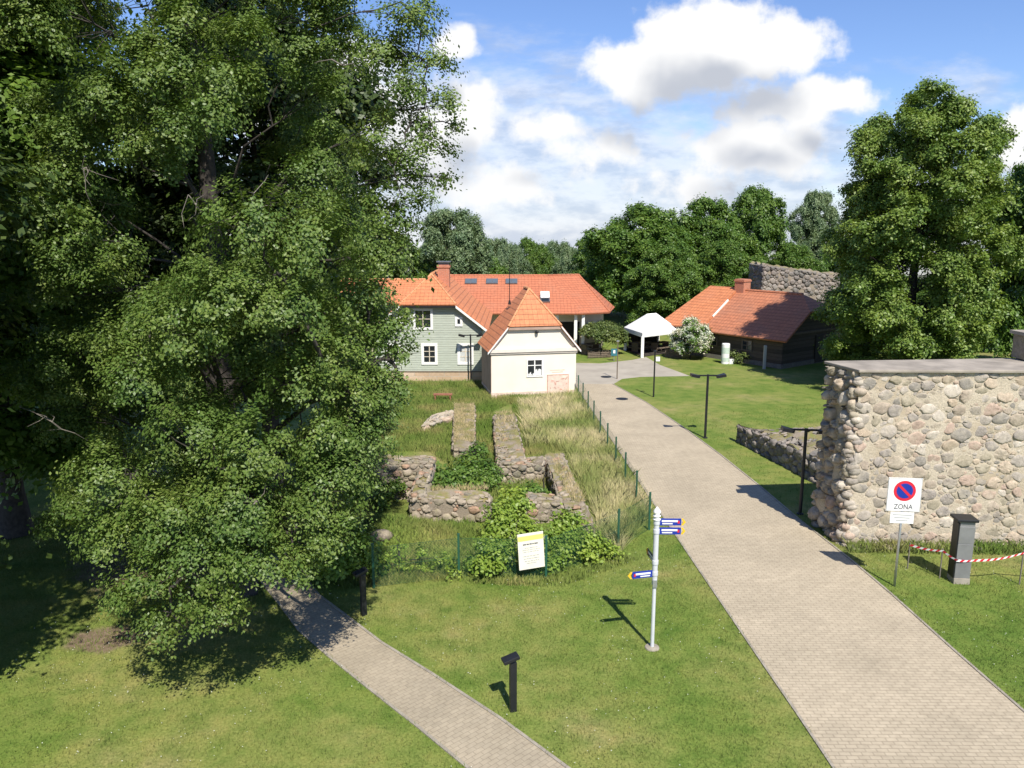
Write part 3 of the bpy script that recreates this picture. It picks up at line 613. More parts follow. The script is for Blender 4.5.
def bastion():
    near = G(846, 546); far = G(813, 521); ztop = at(860, 373, near.y).z
    rx = G(1300, 552)
    tn = at(862, 373, near.y + 0.05); tf = G(829, 365, ztop)
    far = Vector((far.x, max(far.y, near.y + 1.6), 0)); tb = Vector((tf.x, tf.y, 0))
    th = thing('fortress_wall', 'tall thick fieldstone wall with flat coping and ragged left end', 'stone wall', (near.x + 5, near.y + 1, 0))
    back = max(far.y, tf.y)
    b = [Vector((near.x, near.y, -.1)), Vector((rx.x, near.y - .25, -.1)), Vector((rx.x, back + .6, -.1)), Vector((far.x, back, -.1))]
    t = [Vector((tn.x, near.y + .12, ztop)), Vector((rx.x, near.y - .1, ztop)), Vector((rx.x, back + .5, ztop)), Vector((tf.x + .05, tf.y, ztop))]
    mb = MB()
    def grid(a, b_, c, d, amp, res=0.2):
        nu = max(2, int((b_ - a).length / res)); nv = max(2, int((d - a).length / res)); vs = []; fs = []
        for j in range(nv + 1):
            for i in range(nu + 1):
                u, v = i / nu, j / nv; p = (a * (1 - u) + b_ * u) * (1 - v) + (d * (1 - u) + c * u) * v
                vs.append(p + Vector((fnoise(p.x, p.y, p.z, 3), fnoise(p.y + 5, p.z, p.x, 3), 0)) * amp + Vector((fnoise(p.z, p.y, p.x, 9), fnoise(p.x + 5, p.z, p.y, 9), 0)) * amp * .5)
        mb.add(vs, [(j * (nu + 1) + i, j * (nu + 1) + i + 1, (j + 1) * (nu + 1) + i + 1, (j + 1) * (nu + 1) + i) for j in range(nv) for i in range(nu)])
    grid(b[0], b[1], t[1], t[0], 0.03); grid(b[1], b[2], t[2], t[1], 0.03); grid(b[2], b[3], t[3], t[2], .03); grid(b[3], b[0], t[0], t[3], 0.10)
    mb.poly([t[0], t[1], t[2], t[3]]); mb.build('core', M['mortar'], th, world=True, smooth=True)
    sa = StoneAcc(11)
    A, B, Cc, D = b[0], b[1], t[1], t[0]; w = (B - A).length; h = (D - A).length; vis = min(w, 13)
    u = (B - A) / w; v = (t[0] - b[0]) / h; n = np.array((0, -1, 0.02))
    B2 = A + (B - A) * (vis / w); C2 = D + (Cc - D) * (vis / w)
    sa.cover(A, u, vis, v, h, n, 0.165, 0.036, 1.3, tries=15000, tight=0.93, relief=.17, joint=.011, drop=.05,
             skew=lambda x, y: np.array((A * (1 - x) + B2 * x) * (1 - y) + (D * (1 - x) + C2 * x) * y))
    A2, B3, C3, D3 = b[3], b[0], t[0], t[3]; w = (B3 - A2).length; u = (B3 - A2) / w; v = (D3 - A2); h = v.length; v = v / h
    sa.cover(A2, u, w, v, h, np.array(u.cross(v)), 0.20, 0.05, 1.15, tries=2600, tight=0.85, jit=0.16, relief=.5, joint=.03, drop=.12,
             skew=lambda x, y: np.array((A2 * (1 - x) + B3 * x) * (1 - y) + (D3 * (1 - x) + C3 * x) * y))
    for k in range(95):                                 # lumps that break up the corner of the ragged end
        f = sa.rng.uniform(0, 1); r = sa.rng.uniform(.06, .17); q = b[0].lerp(t[0], f); dx = sa.rng.uniform(-.12, .10)
        sa.stone((q.x + dx, q.y + max(-.02, -dx) + sa.rng.uniform(0, .06) + r * .25, q.z), (1, 0, 0), (0, 0, 1), (0, -1, 0), r * 1.2, r * .9, r * .8)
    # fallen stones along the foot of the wall
    for k in range(34):
        x = sa.rng.uniform(0, 6.5); r = sa.rng.uniform(.05, .13)
        sa.stone((near.x + x, near.y - sa.rng.uniform(.02, .3), r * .3), (1, 0, 0), (0, 1, 0), (0, 0, 1), r * 1.3, r, r * .8)
    sa.object('stonework', M['stone'], th)
    mb = MB(); ov = 0.10
    mb.prism([(tn.x - .10, near.y - ov + .1, ztop + .004), (rx.x, near.y - ov - .1, ztop + .004), (rx.x, back + .7, ztop + .004), (tf.x - .08, tf.y + .2, ztop + .004)], (0, 0, 0.085))
    mb.build('coping', M['coping'], th, world=True, bevel=0.02)
    z2 = ztop + .12
    p = G(1011, 357, z2); mb = MB(); mb.box((p.x + 1.0, p.y - .35, z2 + .36), (2.0, 0.7, .70)); mb.build('parapet', M['stone_grey'], th, world=True)
    mb = MB(); mb.box((p.x + 1.0, p.y - .35, z2 + .77), (2.16, 0.86, .10)); mb.build('parapet_cap', M['coping'], th, world=True)
    return near
bast = bastion()

def quad(*px): return [G(*p) for p in px]
def sp4(h, *tops):      # ground corners under four pixels seen at height h
    return [G(p[0], p[1], h) for p in tops]
rg = 'ruined wall footings in the fenced excavation'
# low wall behind the fortress wall: corners ccw from near-left
stone_wall('low_wall', 'low wide rubble wall beside the lawn, left of the fortress wall', 'stone wall',
           [G(737, 441), G(818, 484), G(850, 432, .6), G(748, 428, .85)], [0.75, 0.95, .9, .75], 21, M['stone_dark'], M['mortar_grey'], 0.15, 0.05, sides=(3, 0), tries=1500, top_tries=1400)
stone_wall('ruin_wall', 'long narrow ruined footing with dry grass on top, left of two running to the cream cottage', 'ruined wall',
           sp4(.6, (453, 446), (474, 446), (474, 402), (455, 402)), [.5, .5, .45, .45], 22, M['stone_grey'], M['mortar_grey'], 0.11, .035, sides=(0, 3, 1), tries=700, group=rg)
stone_wall('ruin_wall', 'long grey ruined footing, right of two running to the cream cottage', 'ruined wall',
           sp4(.75, (498, 458), (524, 454), (514, 409), (494, 409)), [.6, .6, .48, .48], 23, M['stone_grey'], M['mortar_grey'], 0.115, .035, sides=(0, 3, 1), tries=700, top_tries=900, group=rg)
stone_wall('ruin_wall', 'short broad ruined wall block closing the end of the right footing', 'ruined wall',
           sp4(.8, (500, 463), (542, 461), (544, 453.5), (501, 456.5)), [.68, .7, .7, .68], 24, M['stone_grey'], M['mortar_grey'], 0.12, .035, sides=(0, 1, 3), tries=900, group=rg)
stone_wall('ruin_wall', 'slanting mossy stone wall on the right edge of the ruins beside the tall dry grass', 'ruined wall',
           sp4(.7, (571, 519), (594, 518), (561, 450.5), (545, 453.5)), [.45, .5, .62, .62], 25, M['stone_grey'], M['mortar_grey'], 0.115, .035, sides=(0, 3, 1), tries=700, top_tries=1500, group=rg)
stone_wall('ruin_wall', 'short broken wall stub with brick edge behind the bright bush', 'ruined wall',
           sp4(.9, (527, 497), (561, 494), (560, 488), (528, 489)), [.78, .62, .66, .8], 26, M['stone_grey'], M['mortar_grey'], 0.115, .035, sides=(0, 1, 3), tries=900, group=rg)
stone_wall('ruin_wall', 'front ruined wall of grey squared stones above the grassy bank', 'ruined wall',
           sp4(.95, (411, 494), (489, 493), (489, 488), (411, 488)), [.85, .72, .78, .88], 27, M['stone_grey'], M['mortar_grey'], 0.125, .04, sides=(0, 1, 3), tries=1100, group=rg)
stone_wall('ruin_wall', 'shaded ruined wall with flat cap behind the big tree', 'ruined wall',
           sp4(1.25, (350, 464), (431, 464), (434, 456), (352, 455)), [1.25] * 4, 28, M['stone_grey'], M['mortar_grey'], 0.115, .035, sides=(0, 1), tries=900, group=rg)
stone_wall('ruin_wall', 'ruined cross wall joining the capped wall to the front wall', 'ruined wall',
           sp4(.95, (411, 493), (424, 493), (433, 465), (424, 465)), [.95, .95, 1.2, 1.2], 29, M['stone_grey'], M['mortar_grey'], 0.13, .05, sides=(0, 1, 3), tries=600, group=rg)
stone_wall('rubble_heap', 'pale heap of rubble stones in the grass left of the footings', 'rubble',
           sp4(.25, (422, 426), (453, 418), (454, 413), (432, 416)), [.25, .4, .4, .3], 30, M['stone'], M['mortar'], 0.2, .06, sides=(0, 3, 1), tries=800, amp=.1, top_tries=600)
p = G(382, 552); 
def tower_ruin():
    d = 66
    a = at(762, 300, d); b_ = at(838, 300, d + 3)
    stone_wall('tower_ruin', 'jagged grey stone tower ruin rising behind the log barn', 'ruin',
               [Vector((a.x, d, 0)), Vector((b_.x, d + 3, 0)), Vector((b_.x, d + 6, 0)), Vector((a.x, d + 4, 0))],
               [zat(265, d), zat(275, d + 3), zat(275, d + 3), zat(265, d)], 31, M['stone_dark'], M['mortar_grey'], 0.17, .07, sides=(0, 3), tries=2200, top=False, amp=.16)
tower_ruin()

# ------------------------------------------------------------------ windows and roofs
Zv = Vector((0, 0, 1))
def window(parent, c, u, n, w, h, fw=0.07, cols=2, rows=3, frame='white', trim=0.12, depth=0.06, pane='glass', trim_mat=None, name='window'):
    """frame part with a pane sub-part; c centre on the wall face, u along the wall, n outward"""
    c = Vector(c); u = Vector(u).normalized(); n = Vector(n).normalized(); mb = MB()
    for s in (-1, 1):
        mb.obox(c + u * s * (w / 2 + trim / 2) + n * .025, u, n, Zv, trim / 2, .025, h / 2 + trim)
        mb.obox(c + Zv * s * (h / 2 + trim / 2) + n * .022, u, n, Zv, w / 2, .022, trim / 2)
    f = mb.build(name, M[trim_mat or frame], parent, world=True)
    mb = MB()
    for k in range(1, cols): mb.obox(c + u * (w * (k / cols - .5)) + n * .012, u, n, Zv, fw / 2, .012, h / 2)
    for k in range(1, rows): mb.obox(c + Zv * (h * (k / rows - .5)) + n * .010, u, n, Zv, w / 2, .010, fw / 2.6)
    mb.build('glazing_bar', M[frame], f, world=True)
    mb = MB(); mb.obox(c + n * -.01, u, n, Zv, w / 2, .014, h / 2); mb.build('pane', M[pane], f, world=True)
    return f
def chimney(parent, c, w, z0, z1, cap=True, rz=0.0):
    mb = MB(); mb.box((c[0], c[1], (z0 + z1) / 2), (w, w, z1 - z0), rz); mb.box((c[0], c[1], z1 - .12), (w + .1, w + .1, .12), rz)
    ch = mb.build('chimney', M['brick'], parent, world=True)
    if cap:
        mb = MB(); mb.box((c[0], c[1], z1 + .18), (w + .16, w + .16, .06), rz); mb.box((c[0], c[1], z1 + .07), (w * .9, w * .9, .15), rz); mb.build('chimney_cap', M['lead'], ch, world=True)
def ridge(parent_roof, a, b, r=0.09, mat='ridge'):
    a, b = Vector(a), Vector(b); n = max(2, int((b - a).length / .38)); mb = MB()
    for k in range(n):
        p, q = a + (b - a) * (k / n), a + (b - a) * ((k + .96) / n); mb.tube([p, q], [r, r * .86], 8)
    mb.build('ridge_tile', M[mat], parent_roof, world=True, smooth=False)

def cottage():
    th_ = R(11); u = Vector((math.cos(th_), math.sin(th_), 0)); v = Vector((-math.sin(th_), math.cos(th_), 0))
    O = G(491.5, 398.5); dist = O.y
    Rr = G(575.3, 395); w = (Rr - O).dot(u); dep = 3.3
    t = thing('cottage', 'small cream plastered cottage with steep orange tiled half hip roof', 'house', O)
    def P(a, b, z): return O + u * a + v * b + Zv * z
    zc = zat(349, dist + .4); ze = zat(325.5, dist + .5); zp = zat(288.5, dist + 1.9)
    mid = w / 2; hw = (561 - 504) / 2 / FPX * (dist + .4) * 1.0 * .93
    k = (zp - zc); 
    mb = MB(); z0 = .32
    hc = w / 2                                         # gable outline follows the roof
    xl = mid - hw; xr = mid + hw
    prof = [P(0, 0, z0), P(w, 0, z0), P(w, 0, zc), P(xr + .02, 0, ze), P(xl - .02, 0, ze), P(0, 0, zc)]
    mb.prism(prof, v * dep); mb.build('wall', M['cream'], t, world=True)
    mb = MB(); mb.obox(P(w / 2, dep / 2, z0 / 2 - .05), u, v, Zv, w / 2 + .03, dep / 2 + .03, z0 / 2 + .05); mb.build('plinth', M['palepink'], t, world=True)
    mb = MB(); mb.obox(P(-.012, dep / 2, (z0 + zc) / 2), u, v, Zv, .010, dep / 2 - .02, (zc - z0) / 2 - .02); mb.build('side_shade', M['pink'], t, world=True)  # darker panel over the left wall, its shade put into the colour
    # roof
    ov = 0.26; zl = zc + .02
    def bell(s):                                       # slope points at the left/right, with a flatter foot
        xe = mid + s * (w / 2 + .22); xm = mid + s * (hw + .05)
        return xm, xe
    mb = MB(); yf = -.22; yb = dep + .3; yp = 1.35; yq = dep - .7
    for s in (-1, 1):
        xm, xe = bell(s)
        Pf = P(mid, yp, zp); Pb = P(mid, yq, zp); Mf = P(xm, yf, ze); Mb_ = P(xm, yb, ze); Ef = P(xe, yf, zl - .10); Eb = P(xe, yb, zl - .10)
        mb.slab([Pf, Mf, Mb_, Pb], .09); mb.slab([Mf, Ef, Eb, Mb_], .09)
    mb.slab([P(mid, yp, zp), P(mid - hw - .05, yf, ze), P(mid + hw + .05, yf, ze)], .09)
    mb.slab([P(mid, yq, zp), P(mid - hw - .05, yb, ze), P(mid + hw + .05, yb, ze)], .09)
    rf = mb.build('roof', M['tile'], t, world=True)
    ridge(rf, P(mid, yp, zp), P(mid, yq, zp))
    for s in (-1, 1): ridge(rf, P(mid + s * (hw + .03), yf, ze + .01), P(mid, yp, zp), .065)
    for s in (-1, 1):                                  # verge boards
        mb = MB(); xm, xe = bell(s); a = P(xm, yf - .01, ze - .13); b = P(xe, yf - .01, zl - .24)
        mb.prism([a, b, b + Zv * .11, a + Zv * .11], v * .12)
        mb.build('verge_board', M['white'], t, world=True)
    mb = MB(); mb.obox(P(w / 2, -.06, zc - .06), u, v, Zv, w / 2 + .14, .07, .09); mb.obox(P(w / 2, -.035, zc - .2), u, v, Zv, w / 2 + .06, .035, .05); mb.build('cornice', M['cornice'], t, world=True)
    mb = MB(); mb.obox(P(mid, -.09, ze - .13), u, v, Zv, hw + .02, .08, .07); mb.build('eaves_board', M['pink'], t, world=True)
    mb = MB(); mb.lathe(P(mid + .12, -.12, ze - .42), [(.0, 0), (.09, .02), (.10, .1), (.04, .16)], 10); mb.build('bell_lamp', M['black'], t, world=True)
    mb = MB(); s0 = P(mid - .9, 2.4, zp - .9); mb.tube([s0, s0 + Zv * 1.9], [.025, .02], 6); mb.tube([s0 - Zv * .05, s0 + Zv * .18], [.09, .05], 8); mb.build('flue', M['black'], t, world=True)
    # window with lace at the bottom
    wc = O + u * ((534 - 491.5) / (575.3 - 491.5) * w) + Zv * zat(368, dist + .4)
    f = window(t, wc, u, -v, .78, .86, .06, 2, 1, 'white', .07)
    mb = MB()
    mb.obox(wc + Zv * .14 - v * .02, u, v, Zv, .39, .008, .022)
    mb.build('transom', M['white'], f, world=True)
    mb = MB(); pts = [wc + u * -.37 - Zv * .41 - v * .012, wc + u * .37 - Zv * .41 - v * .012]
    for k in range(25):
        a = .37 - .74 * k / 24; pts.append(wc + u * a + Zv * ((-.12 if a > .03 else -.28) + rnd.uniform(-.13, .08)) - v * .012)
    mb.prism(pts, v * .006)
    mb.build('lace', M['white'], f, world=True)
    # faded map board on the wall
    bx = (546.5 - 491.5) / 83.8 * w; bx2 = (568 - 491.5) / 83.8 * w
    zb0, zb1 = zat(395.5, dist + .6), zat(374.5, dist + .6)
    mb = MB(); mb.obox(P((bx + bx2) / 2, -.02, (zb0 + zb1) / 2), u, v, Zv, (bx2 - bx) / 2, .018, (zb1 - zb0) / 2); bd = mb.build('map_board', M['palepink'], t, world=True)
    mb = MB(); hwb, hhb = (bx2 - bx) / 2, (zb1 - zb0) / 2; cb = P((bx + bx2) / 2, -.045, (zb0 + zb1) / 2)
    for s in (-1, 1):
        mb.obox(cb + u * s * (hwb - .015), u, v, Zv, .015, .006, hhb); mb.obox(cb + Zv * s * (hhb - .015), u, v, Zv, hwb - .032, .006, .015)
    for k in range(16):
        c = cb + u * rnd.uniform(-.8, .8) * hwb + Zv * rnd.uniform(-.75, .8) * hhb; a = rnd.uniform(0, 3); ux = u * math.cos(a) + Zv * math.sin(a); uz = ux.cross(v)
        mb.obox(c, ux, v, uz, rnd.uniform(.03, .1), .004 + .0002 * k, rnd.uniform(.012, .03))
    mb.build('map_print', M['pinkink'], bd, world=True)
    mb = MB()
    for i, (a0, a1) in enumerate(((-.72, .62), (-.55, .45))):
        c = cb + Zv * (hhb + .24 - i * .11) + u * (a0 + a1) / 2 * .62; mb.obox(c + v * .04, u, v, Zv, (a1 - a0) / 2 * .62, .006, .028)
    mb.build('wall_lettering', M['palepink'], t, world=True)
cottage()

def green_house():
    d = G(450, 381).y
    cx = at(429, 350, d).x; xr = at(482, 350, d).x; hw = xr - cx; xl = cx - hw
    t = thing('wooden_house', 'grey green clapboard house with orange tiled hip roof and white windows', 'house', (cx, d, 0))
    ze = zat(304, d); zr = zat(274, d + 2.4); zs = zat(329, d - .1); zf = zat(372, d); L = 9.5
    hc = at(456, 304, d).x - cx - .1
    mb = MB(); prof = [(xl, d, zf), (xr, d, zf), (xr, d, zs - .05), (cx + hc, d, ze - .1), (cx - hc, d, ze - .1), (xl, d, zs - .05)]
    mb.prism(prof, (0, L, 0)); mb.build('wall', M['green_wall'], t, world=True)
    mb = MB(); mb.box((cx, d + L / 2, zf / 2 - .05), (2 * hw + .1, L + .1, zf + .1)); mb.build('foundation', M['plinth'], t, world=True)
    mb = MB(); mb.box((cx, d - .03, zf + .03), (2 * hw + .12, .08, .06)); mb.build('sill_board', M['wood'], t, world=True)
    mb = MB(); xe = at(489, 329, d).x - cx; yf = d - .35; yb = d + L
    for s in (-1, 1):
        mb.slab([(cx, d + 2.3, zr), (cx + s * (hc + .12), yf, ze), (cx + s * xe, yf, zs - .05), (cx + s * xe, yb, zs - .05), (cx, yb, zr)], .1)
    mb.slab([(cx, d + 2.3, zr), (cx - hc - .12, yf, ze), (cx + hc + .12, yf, ze)], .1)
    rf = mb.build('roof', M['tile'], t, world=True)
    ridge(rf, (cx, d + 2.3, zr), (cx, yb, zr), .1)
    for s in (-1, 1): ridge(rf, (cx + s * (hc + .1), yf + .05, ze + .01), (cx, d + 2.3, zr), .07)
    for s in (-1, 1):
        mb = MB(); a = Vector((cx + s * (hc + .10), yf - .02, ze - .21)); b = Vector((cx + s * xe, yf - .02, zs - .26)); mb.prism([a, b, b + Zv * .16, a + Zv * .16], (0, .08, 0))
        mb.build('barge_board', M['white'], t, world=True)
    mb = MB(); mb.box((cx, yf + .08, ze - .14), (2 * hc + .26, .16, .10)); mb.build('gutter', M['black'], t, world=True)
    for s in (-1, 1):
        mb = MB(); mb.box((cx + s * (hw - .04), d - .015, (zf + zs) / 2 - .03), (.12, .05, zs - zf - .12))
        mb.build('corner_board', M['green_wall'], t, world=True)
    U, N = Vector((1, 0, 0)), Vector((0, -1, 0))
    for px, pane in ((429.5, 'glass'), (465.5, 'curtain'), (393, 'glass')):
        c = at(px, 354, d); window(t, c, U, N, .66, .98, .05, 2, 3, 'beige', .16, pane=pane, trim_mat='white')
    c = at(423, 319, d); window(t, c, U, N, .9, 1.0, .05, 2, 2, 'beige', .14, trim_mat='white')
    for px in (458.8, 399): window(t, at(px, 321.5, d), U, N, .17, .3, .02, 1, 1, 'white', .14)
    cc = at(444, 275, d + 3.6); chimney(t, (cc.x, d + 3.6), .72, zr - .9, zat(264.5, d + 3.6))
green_house()

def long_house():
    dR = 62.0; dE = 57.5
    zr = zat(275.5, dR); ze = zat(313.5, dE)
    A = at(548, 275.5, dR); B = at(581, 313.5, dE); Cc = at(578.5, 274.5, dR + 1.2); D = at(610, 314, dE + 1.0); Dl = at(617, 317, dE + 1.6)
    xl = at(440, 280, dR).x
    t = thing('long_house', 'long low house with wide red orange tiled roof and skylights behind the cottage', 'house', (A.x, dE + 2, 0))
    Lr = Vector((xl, dR, zr)); Le = Vector((xl - 1, dE, ze)); A = Vector((A.x, dR, zr)); B = Vector((B.x, dE, ze))
    Cc = Vector((Cc.x, dR + 1.0, zr)); D = Vector((D.x, dE + 1.0, ze)); Dl = Vector((D.x + 1.0, dR + 1.5, ze - .1)); Db = Vector((D.x + .6, dR + 5.5, ze)); Lb = Vector((xl - 1, dR + 5, ze))
    mb = MB(); mb.slab([Lr, A, B, Le], .12); mb.slab([A, Cc, D, B], .12); mb.slab([Cc, Dl, D], .12); mb.slab([Cc, Db, Dl], .12); mb.slab([Lr, Cc, Db, Lb], .12); mb.slab([Lr, Le, Lb], .12)
    rf = mb.build('roof', M['tile_red'], t, world=True)
    ridge(rf, Lr, A, .1, 'tile_red'); ridge(rf, A, Cc, .1, 'tile_red'); ridge(rf, Cc, D, .09, 'tile_red')
    mb = MB(); w0 = dE + 1.3
    mb.prism([(xl, w0, 0), (at(583, 340, w0).x, w0, 0), (D.x - .5, w0 + .7, 0), (D.x + .1, dR + 1.5, 0), (D.x, dR + 4.8, 0), (xl, dR + 4.8, 0)], (0, 0, ze + .25))
    mb.build('wall', M['beige'], t, world=True)
    mb = MB(); c = (at(566, 330, w0).x, w0 - .02); mb.box((c[0], w0 - .02, 1.15), (2.0, .06, 2.2)); mb.build('doorway', M['void_shade'], t, world=True)  # flat dark box stands in for the shade inside the opening
    for px in (575.5, 583, 557):
        mb = MB(); q = at(px, 330, dE + .5); mb.box((q.x, dE + .5, ze / 2), (.22, .22, ze)); mb.build('porch_post', M['white'], t, world=True)
    U = Vector((D.x - .5 - at(583, 340, w0).x, .7, 0)).normalized(); N = Vector((U.y, -U.x, 0))
    for k in (.35, .75):
        q = Vector((at(583, 340, w0).x, w0, 0)) + U * k * 2.0; window(t, q + Zv * (ze * .55), U, N, .5, .9, .05, 2, 2, 'white', .1)
    nrm = (A - Lr).cross(Le - Lr).normalized(); nrm = nrm if nrm.z > 0 else -nrm
    up = (Lr - Le); up = (Vector((0, dR - dE, zr - ze))).normalized(); U = Vector((1, 0, 0))
    def on_roof(px, py):
        r = ray(px, py); o = Vector((0, 0, CAMH)); tt = (A - o).dot(nrm) / r.dot(nrm); return o + r * tt
    for px, py in ((471, 282), (492, 282), (511.5, 282)):
        c = on_roof(px, py) + nrm * .05; mb = MB()
        mb.obox(c, U, up, nrm, .46, .34, .06); f = mb.build('roof_window', M['lead'], t, world=True)
        mb = MB(); 
        for s in (-1, 1): mb.obox(c + nrm * .062 + U * s * .22, U, up, nrm, .18, .27, .008)
        mb.build('pane', M['skyglass'], f, world=True)
    c = on_roof(545, 299) + nrm * .06; mb = MB(); mb.obox(c, U, up, nrm, .36, .5, .07); f = mb.build('roof_window', M['lead'], t, world=True)
    mb = MB(); mb.obox(c + up * .2 + nrm * .2, U, (up + nrm * .3).normalized(), (nrm - up * .3).normalized(), .33, .30, .03); mb.build('open_sash', M['white'], f, world=True)
    mb = MB(); mb.obox(c - up * .3 + nrm * .075, U, up, nrm, .28, .16, .01); mb.build('pane', M['glass'], f, world=True)
    xw0, xw1 = at(340, 280, 60).x, at(436, 280, 60).x; zw, ew = zat(279.5, 60.5), zat(303, 57.5)
    mb = MB(); mb.slab([(xw0, 60.5, zw), (xw1, 60.5, zw), (xw1, 57.2, ew), (xw0, 57.2, ew)], .12); mb.slab([(xw0, 60.5, zw), (xw1, 60.5, zw), (xw1, 63.8, ew), (xw0, 63.8, ew)], .12)
    rw = mb.build('wing_roof', M['tile'], t, world=True); ridge(rw, (xw0, 60.5, zw), (xw1, 60.5, zw), .1)
    mb = MB(); mb.prism([(xw0 + .2, 57.8, 0), (xw1 - .1, 57.8, 0), (xw1 - .1, 63.2, 0), (xw0 + .2, 63.2, 0)], (0, 0, ew + .1)); mb.build('wing_wall', M['beige'], t, world=True)
long_house()

def barn():
    Cn = G(781, 369); fd = Vector((-.6, .8, 0)); gd = Vector((.8, .6, 0)); Lf_, Lg = 9.2, 7.2
    t = thing('log_barn', 'dark log barn with half hip orange tiled roof and brick chimney', 'barn', Cn)
    ze = zat(335.5, Cn.y - .3); zr = zat(293, Cn.y + 4.2); zh = zat(310.5, Cn.y + 1.6)
    def P(a, b, z): return Cn + fd * a + gd * b + Zv * z
    f = (zh - ze) / (zr - ze)
    mid = Lg / 2; bh = mid * f
    mb = MB(); prof = [P(0, 0, .25), P(0, Lg, .25), P(0, Lg, ze), P(0, Lg - bh, zh - .1), P(0, bh, zh - .1), P(0, 0, ze)]
    mb.prism(prof, fd * Lf_); mb.build('wall', M['logs'], t, world=True)
    mb = MB(); mb.obox(P(Lf_ / 2, Lg / 2, .1), fd, gd, Zv, Lf_ / 2 + .06, Lg / 2 + .06, .2); mb.build('plinth', M['stone_dark'], t, world=True)
    ov = .5; a0 = -.55; ar = 1.1; sl = (zr - ze) / mid; a1 = Lf_ * .70
    e0, e1 = -ov, Lg + ov; zo = ze - ov * sl
    mb = MB()
    mb.slab([P(ar, mid, zr), P(a0, bh - .12, zh), P(a0, e0, zo), P(a1, e0, zo), P(a1, mid, zr)], .13)
    mb.slab([P(ar, mid, zr), P(a0, Lg - bh + .12, zh), P(a0, e1, zo), P(a1, e1, zo), P(a1, mid, zr)], .13)
    mb.slab([P(ar, mid, zr), P(a0, bh - .12, zh), P(a0, Lg - bh + .12, zh)], .13)
    rf = mb.build('roof', M['tile_old'], t, world=True)
    ridge(rf, P(ar, mid, zr), P(a1, mid, zr), .11, 'tile_old')
    a2 = Lf_ + 1.3; dz = .16                            # the newer, slightly raised far section
    mb = MB()
    mb.slab([P(a1 + .02, mid, zr + dz), P(a1 + .02, e0 + .05, zo + dz), P(a2, e0 + .05, zo + dz), P(a2 - 1.4, mid, zr + dz)], .13)
    mb.slab([P(a1 + .02, mid, zr + dz), P(a1 + .02, e1, zo + dz), P(a2, e1, zo + dz), P(a2 - 1.4, mid, zr + dz)], .13)
    mb.slab([P(a2 - 1.4, mid, zr + dz), P(a2, e0 + .05, zo + dz), P(a2, e1, zo + dz)], .13)
    rf2 = mb.build('roof', M['tile'], t, world=True); rf2['label'] = 'brighter orange far section of the roof'
    mb = MB(); mb.obox(P(a1, mid * .45, (zr * .45 + zo * .55) + .25), fd, (gd * mid + Zv * (zr - ze)).normalized(), fd.cross((gd * mid + Zv * (zr - ze)).normalized()), .03, 1.0, .07); mb.build('flashing', M['white'], t, world=True)
    c = P(a1 - .25, mid + .1, 0); chimney(t, (c.x, c.y), .8, zr - .6, zat(279, c.y), cap=False, rz=math.atan2(gd.y, gd.x))
    mb = MB(); mb.obox(P(-.03, Lg * .62, 1.0), gd, fd, Zv, .75, .05, .95); mb.build('door', M['darkwood'], t, world=True)
    mb = MB(); mb.obox(P(-.04, mid, ze - .02), gd, fd, Zv, mid - .1, .05, .07); mb.build('tie_beam', M['wood'], t, world=True)
    for k in (.3, .62):
        window(t, P(Lf_ * k, -.01, 1.25), fd, -gd, .7, .6, .05, 2, 2, 'wood', .08)
    return t
barn()

# ------------------------------------------------------------------ vegetation
def tubes_to_mesh(paths, name, mat, parent, n=6):
    mb = MB()
    for pts, rs in paths: mb.tube(pts, rs, n if rs[0] > .05 else 4, cap=False)
    me = bpy.data.meshes.new(name); me.from_pydata(mb.v, [], mb.f); me.materials.append(mat); me.polygons.foreach_set('use_smooth', [True] * len(mb.f))
    o = bpy.data.objects.new(name, me); C.objects.link(o); o.parent = parent; return o
def leaves(rng, lobes, per_m2, nleaf, size, upb=0.55, outb=0.85, jit=.40, crad=0.42, flat=0.6, aspect=0.62, low=-0.35, center=None):
    """leaf quads: each lobe carries sprays over its surface, each spray nleaf leaves"""
    allV = []
    for (x, y, z, r, dens) in lobes:
        nc = max(3, int(per_m2 * dens * 4 * math.pi * r * r))
        d = rng.normal(size=(nc, 3)); d /= np.linalg.norm(d, axis=1)[:, None]
        d[:, 2] = np.where(d[:, 2] < low, -d[:, 2] * 0.6, d[:, 2])
        rr = r * rng.uniform(0.45, 1.08, (nc, 1)); cc = np.array((x, y, z)) + d * rr * np.array((1, 1, .85))
        cr = crad * rng.uniform(0.6, 1.35, (nc, 1))
        k = np.repeat(np.arange(nc), nleaf)
        off = rng.normal(size=(len(k), 3)) * np.array((1, 1, flat)) * 0.55
        p = cc[k] + off * cr[k]
        p[:, 2] -= 0.25 * np.sum(off[:, :2] ** 2, axis=1) * cr[k][:, 0]       # sprays droop at the rim
        nrm = rng.normal(size=(len(k), 3)) * jit + np.array((0, 0, upb)) + d[k] * outb
        nrm /= np.linalg.norm(nrm, axis=1)[:, None]
        tv = np.cross(nrm, rng.normal(size=(len(k), 3))); tv /= np.linalg.norm(tv, axis=1)[:, None] + 1e-9
        bv = np.cross(nrm, tv); s = size * rng.uniform(0.6, 1.3, (len(k), 1)) * 0.5
        q = np.stack([p - tv * s, p + bv * s * aspect - tv * s * .1, p + tv * s, p - bv * s * aspect - tv * s * .1], 1)
        allV.append(q.reshape(-1, 3))
    return np.vstack(allV)
